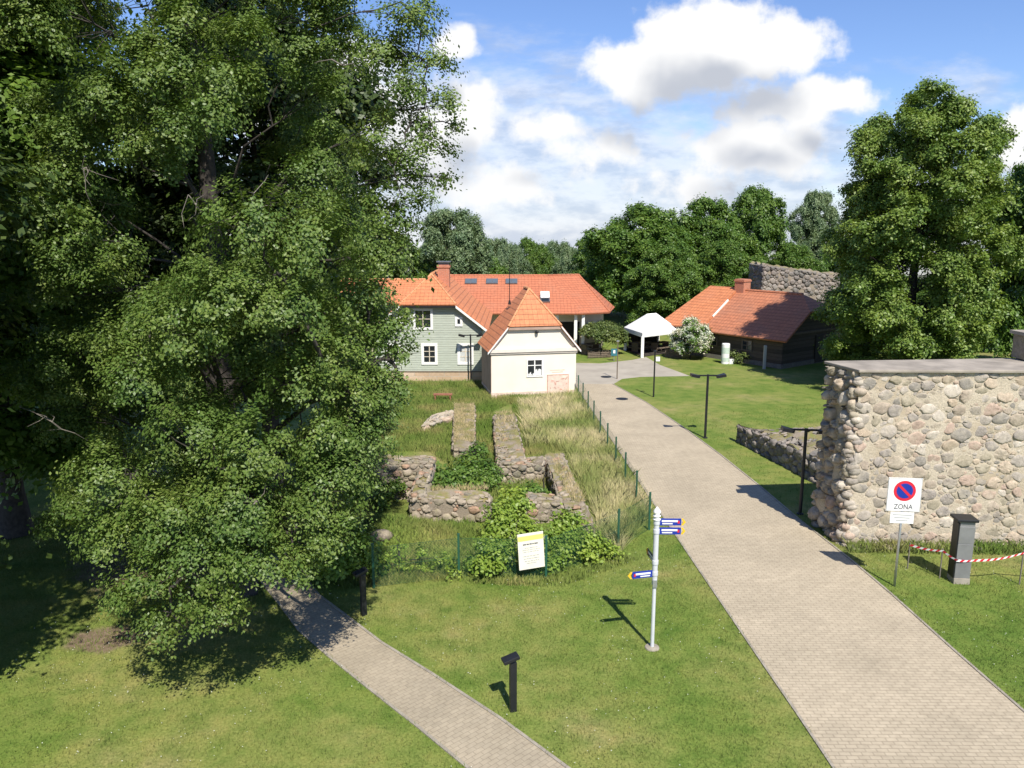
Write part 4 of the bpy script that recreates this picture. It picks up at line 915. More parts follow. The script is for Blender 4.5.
def limbs(rng, lobes, H, tr, twigs=4, lean=(0, 0)):
    paths = []; prevs = []; n = 9; hb = H * .80
    trunk = [Vector((lean[0] * (i / n) ** 1.5 + rng.normal() * .05 * i / n * 2, lean[1] * (i / n) ** 1.5 + rng.normal() * .05 * i / n * 2, -.2 + (hb + .2) * i / n)) for i in range(n + 1)]
    paths.append((trunk, [tr * (1.35 if i == 0 else 1) * (1 - .88 * i / n) for i in range(n + 1)]))
    for (x, y, z, r, dens) in lobes:
        L = Vector((x, y, z)); hd = math.hypot(x, y); slim = .5 if dens < .85 else 1.0
        z0 = min(max(z - hd * rng.uniform(.35, .8), H * .10), hb * .97); f = (z0 + .2) / (hb + .2) * n; i = min(int(f), n - 1)
        s = trunk[i].lerp(trunk[i + 1], f - i); r0 = max(.015, min(tr * .26, .016 * hd + .015) * (1 - .5 * z0 / H)) * slim
        if prevs and rng.uniform() < .66:
            s = min(prevs, key=lambda q: (q - L).length).copy(); r0 *= .6; hd = (s - L).length
        pts = [s]; rs = [r0]
        for k in range(1, 6):
            q = k / 5; p = s.lerp(L, q); p.z += math.sin(q * math.pi) * hd * .14; p += Vector(rng.normal(size=3)) * .13 * r * (k < 5)
            pts.append(p); rs.append(r0 * (1 - .78 * q))
        paths.append((pts, rs)); prevs += pts[2:4]
        for k in range(twigs):
            dd = rng.normal(size=3); dd /= np.linalg.norm(dd); dd[2] = abs(dd[2]) * .7 - .1
            e = L + Vector(dd) * r * .95; m = pts[4].lerp(e, .5) + Vector(rng.normal(size=3)) * .06 * r
            paths.append(([pts[4], m, e], [rs[4] * .8, rs[4] * .5, rs[4] * .12]))
    return paths
def env(prof, z):
    zs = [p[0] for p in prof]; return float(np.interp(z, zs, [p[1] for p in prof]))
def crown(rng, prof, n, rl, stretch=(1, 1), fill=0.35, wob=0.16):
    out = []; z0, z1 = prof[0][0], prof[-1][0]; ph = rng.uniform(0, 6, 4); i = 0
    zz = np.linspace(z0, z1, 200); wgt = np.array([env(prof, q) + .3 for q in zz]); cw = np.cumsum(wgt) / wgt.sum()
    for k in range(n):
        z = float(np.interp((k + rng.uniform(.1, .9)) / n, cw, zz)); a = k * 2.39996 + rng.uniform(-.5, .5)
        w = 1 + wob * math.sin(2 * a + ph[0] + z * .4) + wob * .8 * math.sin(3 * a + ph[1] - z * .9)
        Rz = env(prof, z) * w; r = rl * rng.uniform(.65, 1.35); r = min(r, max(.45 * rl, Rz))
        rho = max(0, Rz - r * .72) * (rng.uniform(.86, 1.06) if rng.uniform() > fill else rng.uniform(.25, .8))
        out.append((rho * math.cos(a) * stretch[0], rho * math.sin(a) * stretch[1], z, r, rng.uniform(.65, 1.25)))
    return out
def tufts(rng, lobes, nt, rt, zs=.9):
    out = []
    for (x, y, z, r, dn) in lobes:
        rho = math.hypot(x, y) + 1e-6; o = np.array((x / rho, y / rho, .35))
        for k in range(max(2, int(round(nt * rng.uniform(.75, 1.25))))):
            d = rng.normal(size=3) + o * .9; d /= np.linalg.norm(d)
            q = r * rng.uniform(.55, 1.05); out.append((x + d[0] * q, y + d[1] * q, z + d[2] * q * zs, rt * rng.uniform(.6, 1.3), dn * rng.uniform(.75, 1.25)))
    return out
def tree(name, label, cat, loc, lobes, H, tr, leafmat, seed, per_m2, nleaf, size, group=None, bark='bark', twigs=4, nt=0, rt=.5, extra=(), crad=.42, lean=(0, 0), upb=.55, **kw):
    rng = np.random.default_rng(seed); t = thing(name, label, cat, loc, group=group)
    tubes_to_mesh(limbs(rng, list(lobes) + list(extra), H, tr, twigs, lean), 'trunk', M[bark], t)
    np_mesh('crown', leaves(rng, (tufts(rng, lobes, nt, rt) if nt else list(lobes)) + list(extra), per_m2, nleaf, size, crad=crad, upb=upb, **kw), 4, M[leafmat], t)
    return t

# --- the big linden, left foreground
def linden():
    rng = np.random.default_rng(3); base = Vector((-7.0, 18.6, 0))
    prof = [(2.2, 2.6), (3.5, 3.7), (5.5, 4.0), (8, 3.7), (11, 3.5), (14, 3.5), (17, 3.0), (19.5, 1.8), (21, .6)]
    lob = crown(rng, prof, 84, 1.0, fill=.2, wob=.13)
    for k in range(44):                                 # fuller on the open, sunny side
        z = 3 + 15 * (k + rng.uniform()) / 44; a = R(rng.uniform(-165, -5)); r = rng.uniform(.7, 1.15); rho = env(prof, z) * rng.uniform(.70, .92)
        lob.append((rho * math.cos(a) * .92, rho * math.sin(a), z, r, rng.uniform(.8, 1.2)))
    ext = []
    def add(px, py, d, r, dens): p = at(px, py, d); ext.append((p.x - base.x, p.y - base.y, p.z, r, dens))
    for a in ((150, 590, 13.7, .85, 1.1), (200, 560, 13.4, 1.0, 1.1), (265, 565, 13.6, 1.0, 1.1), (300, 520, 13.9, .9, 1.1), (175, 520, 13.7, 1.0, 1), (120, 540, 14.2, .9, 1),
              (110, 480, 14.4, .9, 1), (235, 505, 13.5, 1.0, 1.1), (215, 610, 13.2, .6, 1), (160, 625, 13.4, .5, .9), (300, 570, 13.6, .5, 1), (330, 480, 14.2, .85, 1), (360, 430, 14.6, .8, 1),
              (378, 385, 15.2, .6, 1.0), (388, 335, 15.6, .6, .95), (358, 300, 15.5, .8, 1), (404, 352, 15.4, .36, .9), (402, 385, 15.3, .36, .9), (408, 318, 15.5, .32, .8), (372, 432, 14.8, .5, 1), (350, 470, 14.4, .6, 1), (345, 400, 14.6, .8, 1), (330, 440, 14.3, .8, 1), (335, 360, 14.8, .8, 1), (300, 380, 14.3, .8, .9), (180, 330, 13.8, 1.0, 1), (230, 300, 13.6, 1.0, 1), (285, 310, 13.8, .95, 1), (140, 380, 14, .9, 1), (190, 430, 13.8, .9, 1), (250, 450, 13.6, .9, 1), (330, 545, 13.9, .45, .9), (320, 240, 14.2, 1.0, 1), (250, 230, 13.6, 1.0, 1), (350, 520, 14.2, .5, .8), (365, 480, 14.6, .45, .8)): add(*a)
    for a in ((405, 25, 16.5, .7, .84), (425, 14, 16.7, .34, .8), (436, 65, 16.6, .42, .84), (412, 90, 16.4, .55, .84), (444, 105, 16.5, .40, .84), (432, 150, 16.4, .48, .84),
              (405, 165, 16.3, .6, .84), (422, 200, 16.3, .38, .84), (398, 55, 16.5, .5, .84), (420, 125, 16.5, .4, .8), (416, 178, 16.4, .36, .8), (388, 215, 16, .75, .8), (456, 128, 16.6, .2, .8), (395, 120, 16.9, .5, .8), (448, 178, 16.5, .2, .7), (380, 60, 16.6, .8, .8), (375, 150, 16.3, .7, .8),
              (375, 260, 15.8, .75, .9), (402, 250, 15.9, .4, .8)): add(*a)
    t = tree('linden_tree', 'huge leafy linden filling the left of the view, its crown drooping to the lawn', 'tree', base, lob, 20, .48, 'leaf_lime', 4, 5.4, 72, .070, twigs=4, nt=4.8, rt=.46, extra=ext, crad=.20, flat=.9, low=-.5, outb=1.1, jit=.36)
    # dead twigs showing in the gaps
    rng = np.random.default_rng(9)
    for px, py, d in ((95, 110, 15.2), (85, 165, 15.0), (60, 430, 14.5), (200, 215, 13.8), (330, 60, 14.4), (250, 215, 13.6), (255, 500, 13.2), (180, 545, 13.1)):
        p = at(px, py, d) - base; a = Vector((rng.uniform(-.5, .5), rng.uniform(-.4, .1), rng.uniform(-.6, .5))); pts = [p + a * q + Vector(rng.normal(size=3)) * .05 for q in (0, .35, .7, 1)]
        mb = MB(); mb.tube(pts, [.016, .012, .008, .003], 5)
        for k in range(5):
            f = rng.integers(0, 3); m = pts[f]; e = m + a * .3 + Vector(rng.normal(size=3)) * .25; mb.tube([m, m.lerp(e, .5) + Vector(rng.normal(size=3)) * .04, e], [.008, .006, .002], 4)
        me = bpy.data.meshes.new('dead_twig'); me.from_pydata(mb.v, [], mb.f); me.materials.append(M['bark_pale']); o = bpy.data.objects.new('dead_twig', me); C.objects.link(o); o.parent = t
linden()
P18 = [(2.5, 3.2), (5, 4.6), (9, 5.2), (13, 4.8), (16, 3.4), (18.5, .8)]
gl = 'trees behind the linden on the left'
rng = np.random.default_rng(12)
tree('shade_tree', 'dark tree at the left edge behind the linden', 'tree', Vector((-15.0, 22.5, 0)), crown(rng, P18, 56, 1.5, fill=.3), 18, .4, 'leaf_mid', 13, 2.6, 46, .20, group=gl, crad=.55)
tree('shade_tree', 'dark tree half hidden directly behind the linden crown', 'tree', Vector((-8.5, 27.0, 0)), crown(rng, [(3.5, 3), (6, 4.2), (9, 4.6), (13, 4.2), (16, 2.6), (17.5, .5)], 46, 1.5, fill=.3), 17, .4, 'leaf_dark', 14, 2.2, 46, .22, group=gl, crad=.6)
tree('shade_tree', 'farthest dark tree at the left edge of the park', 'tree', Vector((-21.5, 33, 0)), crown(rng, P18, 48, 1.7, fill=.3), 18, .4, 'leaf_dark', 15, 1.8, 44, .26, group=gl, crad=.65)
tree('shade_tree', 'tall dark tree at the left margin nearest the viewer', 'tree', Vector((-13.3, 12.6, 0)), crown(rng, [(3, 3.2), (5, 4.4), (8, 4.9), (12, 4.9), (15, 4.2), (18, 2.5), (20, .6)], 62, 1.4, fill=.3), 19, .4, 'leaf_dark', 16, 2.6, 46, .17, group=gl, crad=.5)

# --- the lone tree behind the fortress wall
rng = np.random.default_rng(21)
d = 44.5; pb_ = at(911, 300, d)
lone = tree('lone_tree', 'tall full pyramidal tree right of the barn, behind the fortress wall', 'tree', Vector((pb_.x, d, 0)),
     crown(rng, [(.9, 4.3), (3, 4.9), (6, 5.0), (9, 4.9), (12.3, 4.5), (14.2, 3.8), (15.4, 2.9), (16.1, 1.8), (16.6, .8)], 165, 1.05, fill=.42, wob=.08), 16.5, .45, 'leaf_big', 22, 3.8, 32, .17, twigs=2, nt=4.4, rt=.66, crad=.32, flat=.85)
lone.scale = (.93, .93, .95)

# --- three kinds of park tree, each built once and copied
rng = np.random.default_rng(31)
K = []
for i, (lm, prof, n, rl) in enumerate((('leaf_mid', [(1.0, 3.2), (3, 4.0), (6, 4.1), (8.0, 3.1), (9.3, 1.4)], 60, 1.05), ('leaf_grey', [(1.2, 3.0), (3.5, 3.9), (6.5, 3.8), (8.2, 2.8), (9.3, 1.3)], 56, 1.0), ('leaf_mid', [(.8, 2.4), (3, 3.5), (6, 3.4), (8.2, 2.2), (9.3, 1.0)], 50, .95))):
    K.append((lm, crown(rng, prof, n, rl, fill=.25), i))
protos = {}
def park_tree(kind, px, top, d, wpx, label, rz, basez=0.0, group='park trees behind the houses'):
    p = at(px, 300, d); h = zat(top, d) - basez; w = wpx / FPX * d / 2
    loc = Vector((p.x, d, basez)); sc = (w / 4.6, w / 4.6, h / 10.2)
    if kind not in protos:
        lm, lob, i = K[kind]
        t = tree('park_tree', label, 'tree', loc, lob, 9.5, .24, lm, 40 + i, 3.6, 26, .20, group=group, crad=.32, twigs=1, nt=6, rt=.66, flat=.9)
        t.scale = sc; t.rotation_euler = (0, 0, rz); protos[kind] = t; return t
    return copy_thing(protos[kind], loc, rz, sc, label, group)
for a in ((1, 452, 206, 80, 84, 'grey green round tree behind the wooden house chimney', 0.3),
          (0, 640, 204, 80, 118, 'broad dark green tree behind the white tent', 1.0),
          (2, 603, 230, 86, 70, 'smaller green tree right of the long house roof', 2.0),
          (0, 700, 198, 84, 100, 'green tree behind the barn chimney, left of the tallest one', 2.4),
          (2, 752, 183, 88, 86, 'tall green tree rising above the barn chimney', 4.0),
          (0, 665, 245, 72, 80, 'low spreading tree directly behind the barn roof end', 5.1),
          (0, 720, 240, 74, 84, 'low dark tree between barn chimney and tower ruin', 3.3),
          (1, 812, 188, 112, 52, 'pale grey green tree seen above the tower ruin', 1.7),
          (2, 850, 232, 96, 90, 'green tree filling the gap left of the lone tree', .8),
          (0, 790, 245, 82, 70, 'green tree standing just above the tower ruin wall', 2.9),
          (0, 400, 236, 78, 70, 'dark tree peeping out right of the linden', 4.4),
          (2, 352, 214, 84, 90, 'dark tree hidden behind the linden crown', 5.5),
          (0, 1075, 110, 47, 150, 'tree at the right margin of the view beyond the wall', 2.2),
          (0, 860, 290, 57, 70, 'shaded low tree at the barn gable end', 1.3),
          (2, 985, 262, 60, 110, 'shaded low tree right of the lone tree', 3.9),
          (0, 900, 275, 66, 120, 'dark tree in shade behind the lone tree', 0.1)):
    park_tree(*a)
for i, (px, top, d, w, lab) in enumerate(((497, 236, 150, 46, 'far pale tree, leftmost of the low row on the horizon'), (527, 238, 160, 48, 'far tree second from left in the low row'), (557, 239, 150, 50, 'far tree in the low row above the long roof middle'), (585, 236, 140, 44, 'far tree at the right end of the low row'), (512, 242, 135, 40, 'far nearer tree in front of the low row, left'), (542, 244, 138, 42, 'far nearer tree in front of the low row, right'), (572, 245, 130, 40, 'far nearer tree above the long roof right end'))):
    park_tree(1 if i % 2 == 0 else 0, px, top, d, w, lab, i * 1.3, basez=-9.0, group='far trees on the horizon')
for i, (px, top, d, w) in enumerate(((470, 240, 128, 60), (440, 238, 130, 60), (620, 238, 135, 60))):
    park_tree(0, px, top, d, w, ('far tree behind the grey green round tree', 'far tree left of the grey green round tree', 'far tree behind the broad tree at the tent')[i], i * 2.1, basez=-8.5, group='far trees on the horizon')

# --- shrubs
def shrub(name, label, cat, loc, lobes, leafmat, seed, per_m2, nleaf, size, H=1.2, group=None, **kw):
    return tree(name, label, cat, loc, lobes, H, .05, leafmat, seed, per_m2, nleaf, size, group=group, twigs=2, **kw)
def ground_lobes(rng, base, pts, rmin=.3):
    out = []
    for (px, py, z, r) in pts:
        g = G(px, py, z); out.append((g.x - base.x, g.y - base.y, z, r, rng.uniform(.8, 1.2)))
    return out
rng = np.random.default_rng(51); sg = 'shrubs growing among the ruins'
b = G(512, 566)
shrub('shrub', 'big bright green shrub left of the information board at the fence', 'shrub', b, ground_lobes(rng, b, ((500, 555, .45, .5), (518, 540, .5, .5), (488, 565, .35, .42), (512, 520, .9, .5), (508, 505, 1.1, .38), (535, 552, .35, .3), (500, 530, .7, .5), (525, 530, .7, .45), (475, 562, .3, .3), (512, 495, 1.2, .35), (535, 538, .5, .4), (520, 505, 1.2, .42), (498, 515, 1.1, .42), (490, 545, .7, .42))), 'leaf_shrub', 52, 16, 16, .115, group=sg, crad=.2)
b = G(572, 556)
shrub('shrub', 'bright green shrub right of the information board, low and spreading', 'shrub', b, ground_lobes(rng, b, ((560, 550, .4, .48), (580, 545, .4, .45), (600, 548, .3, .35), (550, 560, .3, .38), (570, 535, .6, .42), (590, 555, .25, .3), (610, 552, .2, .26), (555, 532, .6, .35), (565, 520, .9, .4), (590, 538, .6, .38), (545, 540, .7, .4), (578, 525, .7, .35))), 'leaf_shrub', 53, 16, 16, .11, group=sg, crad=.2)
b = G(460, 490)
shrub('shrub', 'mid green shrub growing between the ruined footings', 'shrub', b, ground_lobes(rng, b, ((440, 478, .5, .55), (462, 474, .55, .6), (485, 470, .55, .55), (450, 488, .4, .5), (480, 485, .4, .5), (492, 478, .45, .4), (470, 462, .6, .5), (478, 450, .5, .35), (432, 486, .4, .4))), 'leaf_mid', 54, 14, 16, .13, group=sg, crad=.24)
b = G(543, 496)
shrub('shrub', 'small dark green shrub in the gap behind the broken stub', 'shrub', b, ground_lobes(rng, b, ((536, 492, .4, .4), (528, 496, .35, .35))), 'leaf_mid', 55, 14, 16, .12, group=sg, crad=.2)
b = G(365, 570)
shrub('shrub', 'half shaded shrub on the bank beside the linden', 'shrub', b, ground_lobes(rng, b, ((350, 560, .5, .5), (365, 545, .8, .45), (335, 570, .4, .5), (350, 530, .9, .4), (372, 560, .4, .35), (325, 555, .7, .5))), 'leaf_shrub', 56, 12, 16, .12, group=sg, crad=.22)
b = G(352, 500)
shrub('shrub', 'shaded shrub below the capped ruined wall', 'shrub', b, ground_lobes(rng, b, ((372, 488, .6, .5), (395, 486, .5, .4), (350, 495, .6, .6), (385, 500, .35, .35))), 'leaf_mid', 57, 10, 16, .12, group=sg, crad=.22)
# low green growth in front of the bank
b = G(400, 566)
shrub('shrub', 'low mossy growth on the sunny bank below the front wall', 'shrub', b, ground_lobes(rng, b, ((392, 562, .25, .3), (410, 566, .2, .26), (430, 565, .2, .28), (445, 560, .25, .3), (375, 572, .2, .28), (420, 552, .45, .22), (455, 570, .15, .25), (400, 548, .5, .2))), 'leaf_shrub', 58, 11, 14, .10, group=sg, crad=.18)
def round_bush():
    d = G(602, 355).y; c = at(602, 336, d); rng = np.random.default_rng(61); lob = []
    for k in range(46):
        a = rng.uniform(0, 6.28); q = math.acos(rng.uniform(-.35, 1)); r_ = 1.42
        lob.append((r_ * math.sin(q) * math.cos(a) * 1.05, r_ * math.sin(q) * math.sin(a), c.z - .12 + .80 * math.cos(q) * 1.1, .42, 1))
    shrub('clipped_bush', 'round clipped dark bush on short trunk left of the white tent', 'bush', Vector((c.x, d, 0)), lob, 'leaf_round', 62, 9, 22, .16, H=1.5, crad=.22)
round_bush()
def white_bush():
    d = G(690, 359).y; c = at(691, 340, d); rng = np.random.default_rng(63); lob = []
    for k in range(40):
        a = rng.uniform(0, 6.28); q = math.acos(rng.uniform(-.7, 1)); s = 1.0 + .12 * rng.normal()
        lob.append((1.0 * math.sin(q) * math.cos(a) * s, .9 * math.sin(q) * math.sin(a) * s, 1.42 + 1.12 * math.cos(q) * s, .38, 1))
    t = shrub('flowering_bush', 'white flowering lilac bush at the left corner of the barn', 'bush', Vector((c.x, d, 0)), lob, 'leaf_mid', 64, 9, 22, .15, H=2.2, crad=.22)
    fl_ = [(x * 1.04, y * 1.04, z * 1.02, .36, 1) for (x, y, z, r, q) in lob if z > .55]
    np_mesh('blossom', leaves(rng, fl_, 9.5, 34, .13, crad=.17, flat=1.0), 4, M['petal'], t)
white_bush()
b = G(738, 364)
shrub('flower_shrub', 'small reddish leaved plant at the barn wall', 'plant', b, ((0, 0, .35, .35, 1), (.4, .1, .5, .4, 1), (-.3, .2, .6, .35, 1)), 'leaf_round', 66, 8, 16, .14, crad=.2)

# ------------------------------------------------------------------ grass
ex_polys = [path_poly, foot_poly, plaza_poly]
def blades(name, label, poly, count, hmin, hmax, wd, mat, seed, lean=.35, exclude=True, bend=False):
    rng = np.random.default_rng(seed); xs = [p[0] for p in poly]; ys = [p[1] for p in poly]
    P = np.stack([rng.uniform(min(xs), max(xs), count), rng.uniform(min(ys), max(ys), count)], 1)
    P = P[inpoly(P, poly)]
    if exclude:
        for ep in ex_polys: P = P[~inpoly(P, ep)]
    # clumping
    cl = np.sin(P[:, 0] * 3.1 + 2 * np.sin(P[:, 1] * 1.7)) * np.sin(P[:, 1] * 2.7 + 1.6 * np.sin(P[:, 0] * 2.3))
    P = P[rng.uniform(-1.4, 1, len(P)) < cl + .6]
    n = len(P); z = zg(P[:, 0], P[:, 1]); a = rng.uniform(0, 2 * np.pi, n); h = rng.uniform(hmin, hmax, n); w = wd * rng.uniform(.6, 1.3, n)
    B = np.stack([P[:, 0], P[:, 1], z - .01], 1); u = np.stack([np.cos(a), np.sin(a), 0 * a], 1) * w[:, None] / 2
    tip = B + np.stack([rng.normal(size=n) * lean * h, rng.normal(size=n) * lean * h, h], 1)
    if bend:
        mid = B + (tip - B) * .55 + np.stack([0 * h, 0 * h, h * .12], 1)
        V = np.stack([B - u, B + u, mid + u * .7, tip, mid - u * .7], 1).reshape(-1, 3); k = 5
    else: V = np.stack([B - u, B + u, tip], 1).reshape(-1, 3); k = 3
    return tag(np_mesh(name, V, k, M[mat]), label, 'grass', kind='stuff')
blades('lawn_grass', 'short mown lawn grass in the foreground', [(-11, 10.5), (-19, 24), (20, 24), (11.5, 10.5)], 330000, .025, .10, .016, 'blade', 71)
blades('lawn_grass', 'short mown lawn grass farther back', [(-12, 24), (-16, 30), (26, 44), (24, 60), (34, 55), (22, 24)], 150000, .03, .09, .03, 'blade', 72)
mp = [G(553, 399), G(575, 396), G(600, 436), G(625, 474), G(650, 512), G(647, 522), G(620, 553), G(597, 540), G(596, 520), G(565, 452), G(543, 446), G(527, 448), G(519, 405)]
blades('meadow_grass', 'tall dry seeding grass along the green fence', [(p.x, p.y) for p in mp], 90000, .15, .6, .014, 'meadow', 73, .38, bend=True)
mp = [G(497, 398), G(553, 398), G(535, 420), G(520, 440), G(512, 404)]
blades('rank_grass', 'green tall grass at the foot of the cream cottage', [(p.x, p.y) for p in mp], 26000, .12, .36, .018, 'green_tall', 74, .3, bend=True)
mp = [G(355, 452), G(395, 383), G(484, 383), G(492, 400), G(497, 470), G(455, 470), G(430, 452)]
blades('rank_grass', 'green tall grass around the left ruined footing', [(p.x, p.y) for p in mp], 90000, .1, .34, .018, 'green_tall', 75, .3, bend=True)
mp = [G(455, 402, .6), G(474, 402, .6), G(474, 440, .6), G(454, 440, .6)]
def wall_grass(mp, z, n, seed, name_label):
    rng = np.random.default_rng(seed); a, b, c, d = [np.array(p) for p in mp]; u = rng.uniform(0, 1, (n, 1)); v = rng.uniform(0, 1, (n, 1))
    B = (a * (1 - u) + b * u) * (1 - v) + (d * (1 - u) + c * u) * v; B[:, 2] = z - .02
    an = rng.uniform(0, 6.28, n); U = np.stack([np.cos(an), np.sin(an), 0 * an], 1) * .012; h = rng.uniform(.05, .22, (n, 1))
    tip = B + np.concatenate([rng.normal(size=(n, 2)) * .4 * h, h], 1)
    tag(np_mesh('dry_grass', np.stack([B - U, B + U, tip], 1).reshape(-1, 3), 3, M['straw']), name_label, 'grass', kind='stuff')
wall_grass(mp, .47, 9000, 76, 'dry grass growing on top of the left footing')
wall_grass([G(496, 448, .6), G(519, 446, .6), G(512, 412, .5), G(495, 412, .5)], .52, 1400, 82, 'dry grass tufts on the right footing')
wall_grass([G(572, 500, .6), G(586, 500, .6), G(561, 454, .6), G(548, 456, .6)], .56, 1500, 83, 'moss and dry tufts on the slanting wall')
wall_grass([G(412, 491, .85), G(488, 490, .8), G(488, 487.5, .8), G(412, 487.5, .85)], .82, 500, 84, 'dry tufts on the front ruined wall')
mp = [G(488, 396), G(556, 396), G(566, 450), G(540, 458), G(520, 455), G(512, 404), G(492, 412)]
blades('rank_grass', 'green tall grass behind the ruined blocks', [(p.x, p.y) for p in mp], 26000, .1, .32, .018, 'green_tall', 85, .3, bend=True)
mp = [G(424, 492), G(500, 492), G(500, 470), G(545, 478), G(545, 494), G(530, 500), G(525, 520), G(490, 520), G(490, 500)]
blades('rank_grass', 'green tall grass inside the ruined rooms', [(p.x, p.y) for p in mp], 9000, .1, .36, .02, 'green_tall', 86, .3, bend=True)
mp = [G(340, 590), G(345, 540), G(405, 515), G(470, 518), G(500, 575), G(440, 582)]
blades('bank_grass', 'mixed dry and green grass on the bank below the front wall', [(p.x, p.y) for p in mp], 22000, .06, .26, .016, 'green_tall', 77, .4, bend=True)
mp = [G(455, 572), G(540, 578), G(620, 556), G(640, 560), G(560, 588), G(455, 584)]
blades('fence_grass', 'longer unmown grass along the foot of the fence', [(p.x, p.y) for p in mp], 9000, .06, .2, .018, 'green_tall', 78, .4, bend=True)
mp = [G(846, 540), G(1040, 543), G(1040, 556), G(850, 553)]
blades('wall_foot_grass', 'longer grass and weeds at the foot of the fortress wall', [(p.x, p.y) for p in mp], 9000, .08, .34, .022, 'green_tall', 79, .4, bend=True)
def clover():
    rng = np.random.default_rng(81); n = 1500
    P = np.stack([rng.uniform(-11, 13, n), rng.uniform(11, 21, n)], 1)
    for ep in ex_polys: P = P[~inpoly(P, ep)]
    keep = np.sin(P[:, 0] * .9 + 1) * np.sin(P[:, 1] * 1.1) > -.25; P = P[keep]; n = len(P); s = rng.uniform(.006, .013, n)
    c = np.stack([P[:, 0], P[:, 1], zg(P[:, 0], P[:, 1]) + .06], 1); tri = []
    for a, b_ in (((1, 0, 0), (0, 1, 0)), ((0, 1, 0), (-1, 0, 0)), ((-1, 0, 0), (0, -1, 0)), ((0, -1, 0), (1, 0, 0))):
        tri.append(np.stack([c + np.array(a) * s[:, None], c + np.array(b_) * s[:, None], c + np.array((0, 0, 1)) * s[:, None]], 1))
    tag(np_mesh('clover_flowers', np.concatenate(tri, 0).reshape(-1, 3), 3, M['clover']), 'small white clover heads dotted over the lawn', 'flowers', kind='stuff')
clover()

# ------------------------------------------------------------------ street furniture
def text_mesh(txt, size, mat, parent, M4, name='lettering', extrude=.002, bold=0):
    cu = bpy.data.curves.new(name, 'FONT'); cu.body = txt; cu.size = size; cu.align_x = 'CENTER'; cu.align_y = 'CENTER'; cu.extrude = extrude; cu.offset = bold
    tmp = bpy.data.objects.new('tmp', cu); C.objects.link(tmp); dg = bpy.context.evaluated_depsgraph_get(); dg.update()
    me = bpy.data.meshes.new_from_object(tmp.evaluated_get(dg)); bpy.data.objects.remove(tmp); bpy.data.curves.remove(cu)
    me.name = name; me.transform(M4); me.materials.clear(); me.materials.append(mat)
    o = bpy.data.objects.new(name, me); C.objects.link(o); o.parent = parent; return o
FRONT = Matrix.Rotation(R(90), 4, 'X')
X_, Y_ = Vector((1, 0, 0)), Vector((0, 1, 0))
def disc(mb, c, r, th, n=40, mi=0):
    mb.tube([c, c + Vector((0, -th, 0))], [r, r], n, mi)
def zona_sign():
    p = G(895, 587); ztop = at(902, 478, p.y).z; t = thing('no_parking_sign', 'square white ZONA no parking sign on a steel post', 'road sign', p, R(-7))
    w = 32.5 / FPX * p.y * 1.045; h = w * 1.08; cz = ztop - h / 2
    mb = MB(); mb.tube([(0, .045, -.1), (0, .045, ztop - .05)], [.03, .03], 12); mb.build('post', M['steel'], t, smooth=True)
    mb = MB(); mb.box((0, 0, cz), (w, .02, h)); pan = mb.build('sign_panel', M['white'], t, bevel=.006)
    mb = MB(); bz = 0.012
    for s in (-1, 1):
        mb.box((s * (w / 2 - .012), -.0125, cz), (.008, .004, h - .02)); mb.box((0, -.0125, cz + s * (h / 2 - .012)), (w - .034, .004, .008))
    mb.build('border', M['greyink'], pan)
    r = w * .325; c = Vector((0, -.011, cz + h * .12))
    mb = MB(); disc(mb, c, r, .004); mb.build('red_ring', M['red'], pan)
    mb = MB(); disc(mb, c + Vector((0, -.0045, 0)), r * .74, .003); mb.build('blue_disc', M['blue'], pan)
    mb = MB(); ux = Vector((1, 0, -1)).normalized(); mb.obox(c + Vector((0, -.009, 0)), ux, Y_, ux.cross(Y_), r * .78, .002, r * .12); mb.build('red_bar', M['red'], pan)
    text_mesh('ZONA', h * .21, M['ink'], pan, Matrix.Translation((0, -.0125, cz - h * .36)) @ FRONT @ Matrix.Diagonal((.84, 1, 1, 1)), bold=.001)
    w2 = w * .70; h2 = h * .34; c2 = cz - h / 2 - h2 / 2 - .02
    mb = MB(); mb.box((0, .004, c2), (w2, .014, h2)); p2 = mb.build('plate', M['white'], t, bevel=.004)
    mb = MB()
    for k in range(3): mb.box((0, -.005, c2 + h2 * (.26 - .25 * k)), (w2 * (.8, .66, .5)[k], .004, h2 * .075))
    mb.build('small_print', M['greyink'], p2)
    for z in (cz + .2, cz - .2, c2):
        mb = MB(); mb.box((0, .045, z), (.09, .075, .035)); mb.build('clamp', M['steel'], t)
zona_sign()
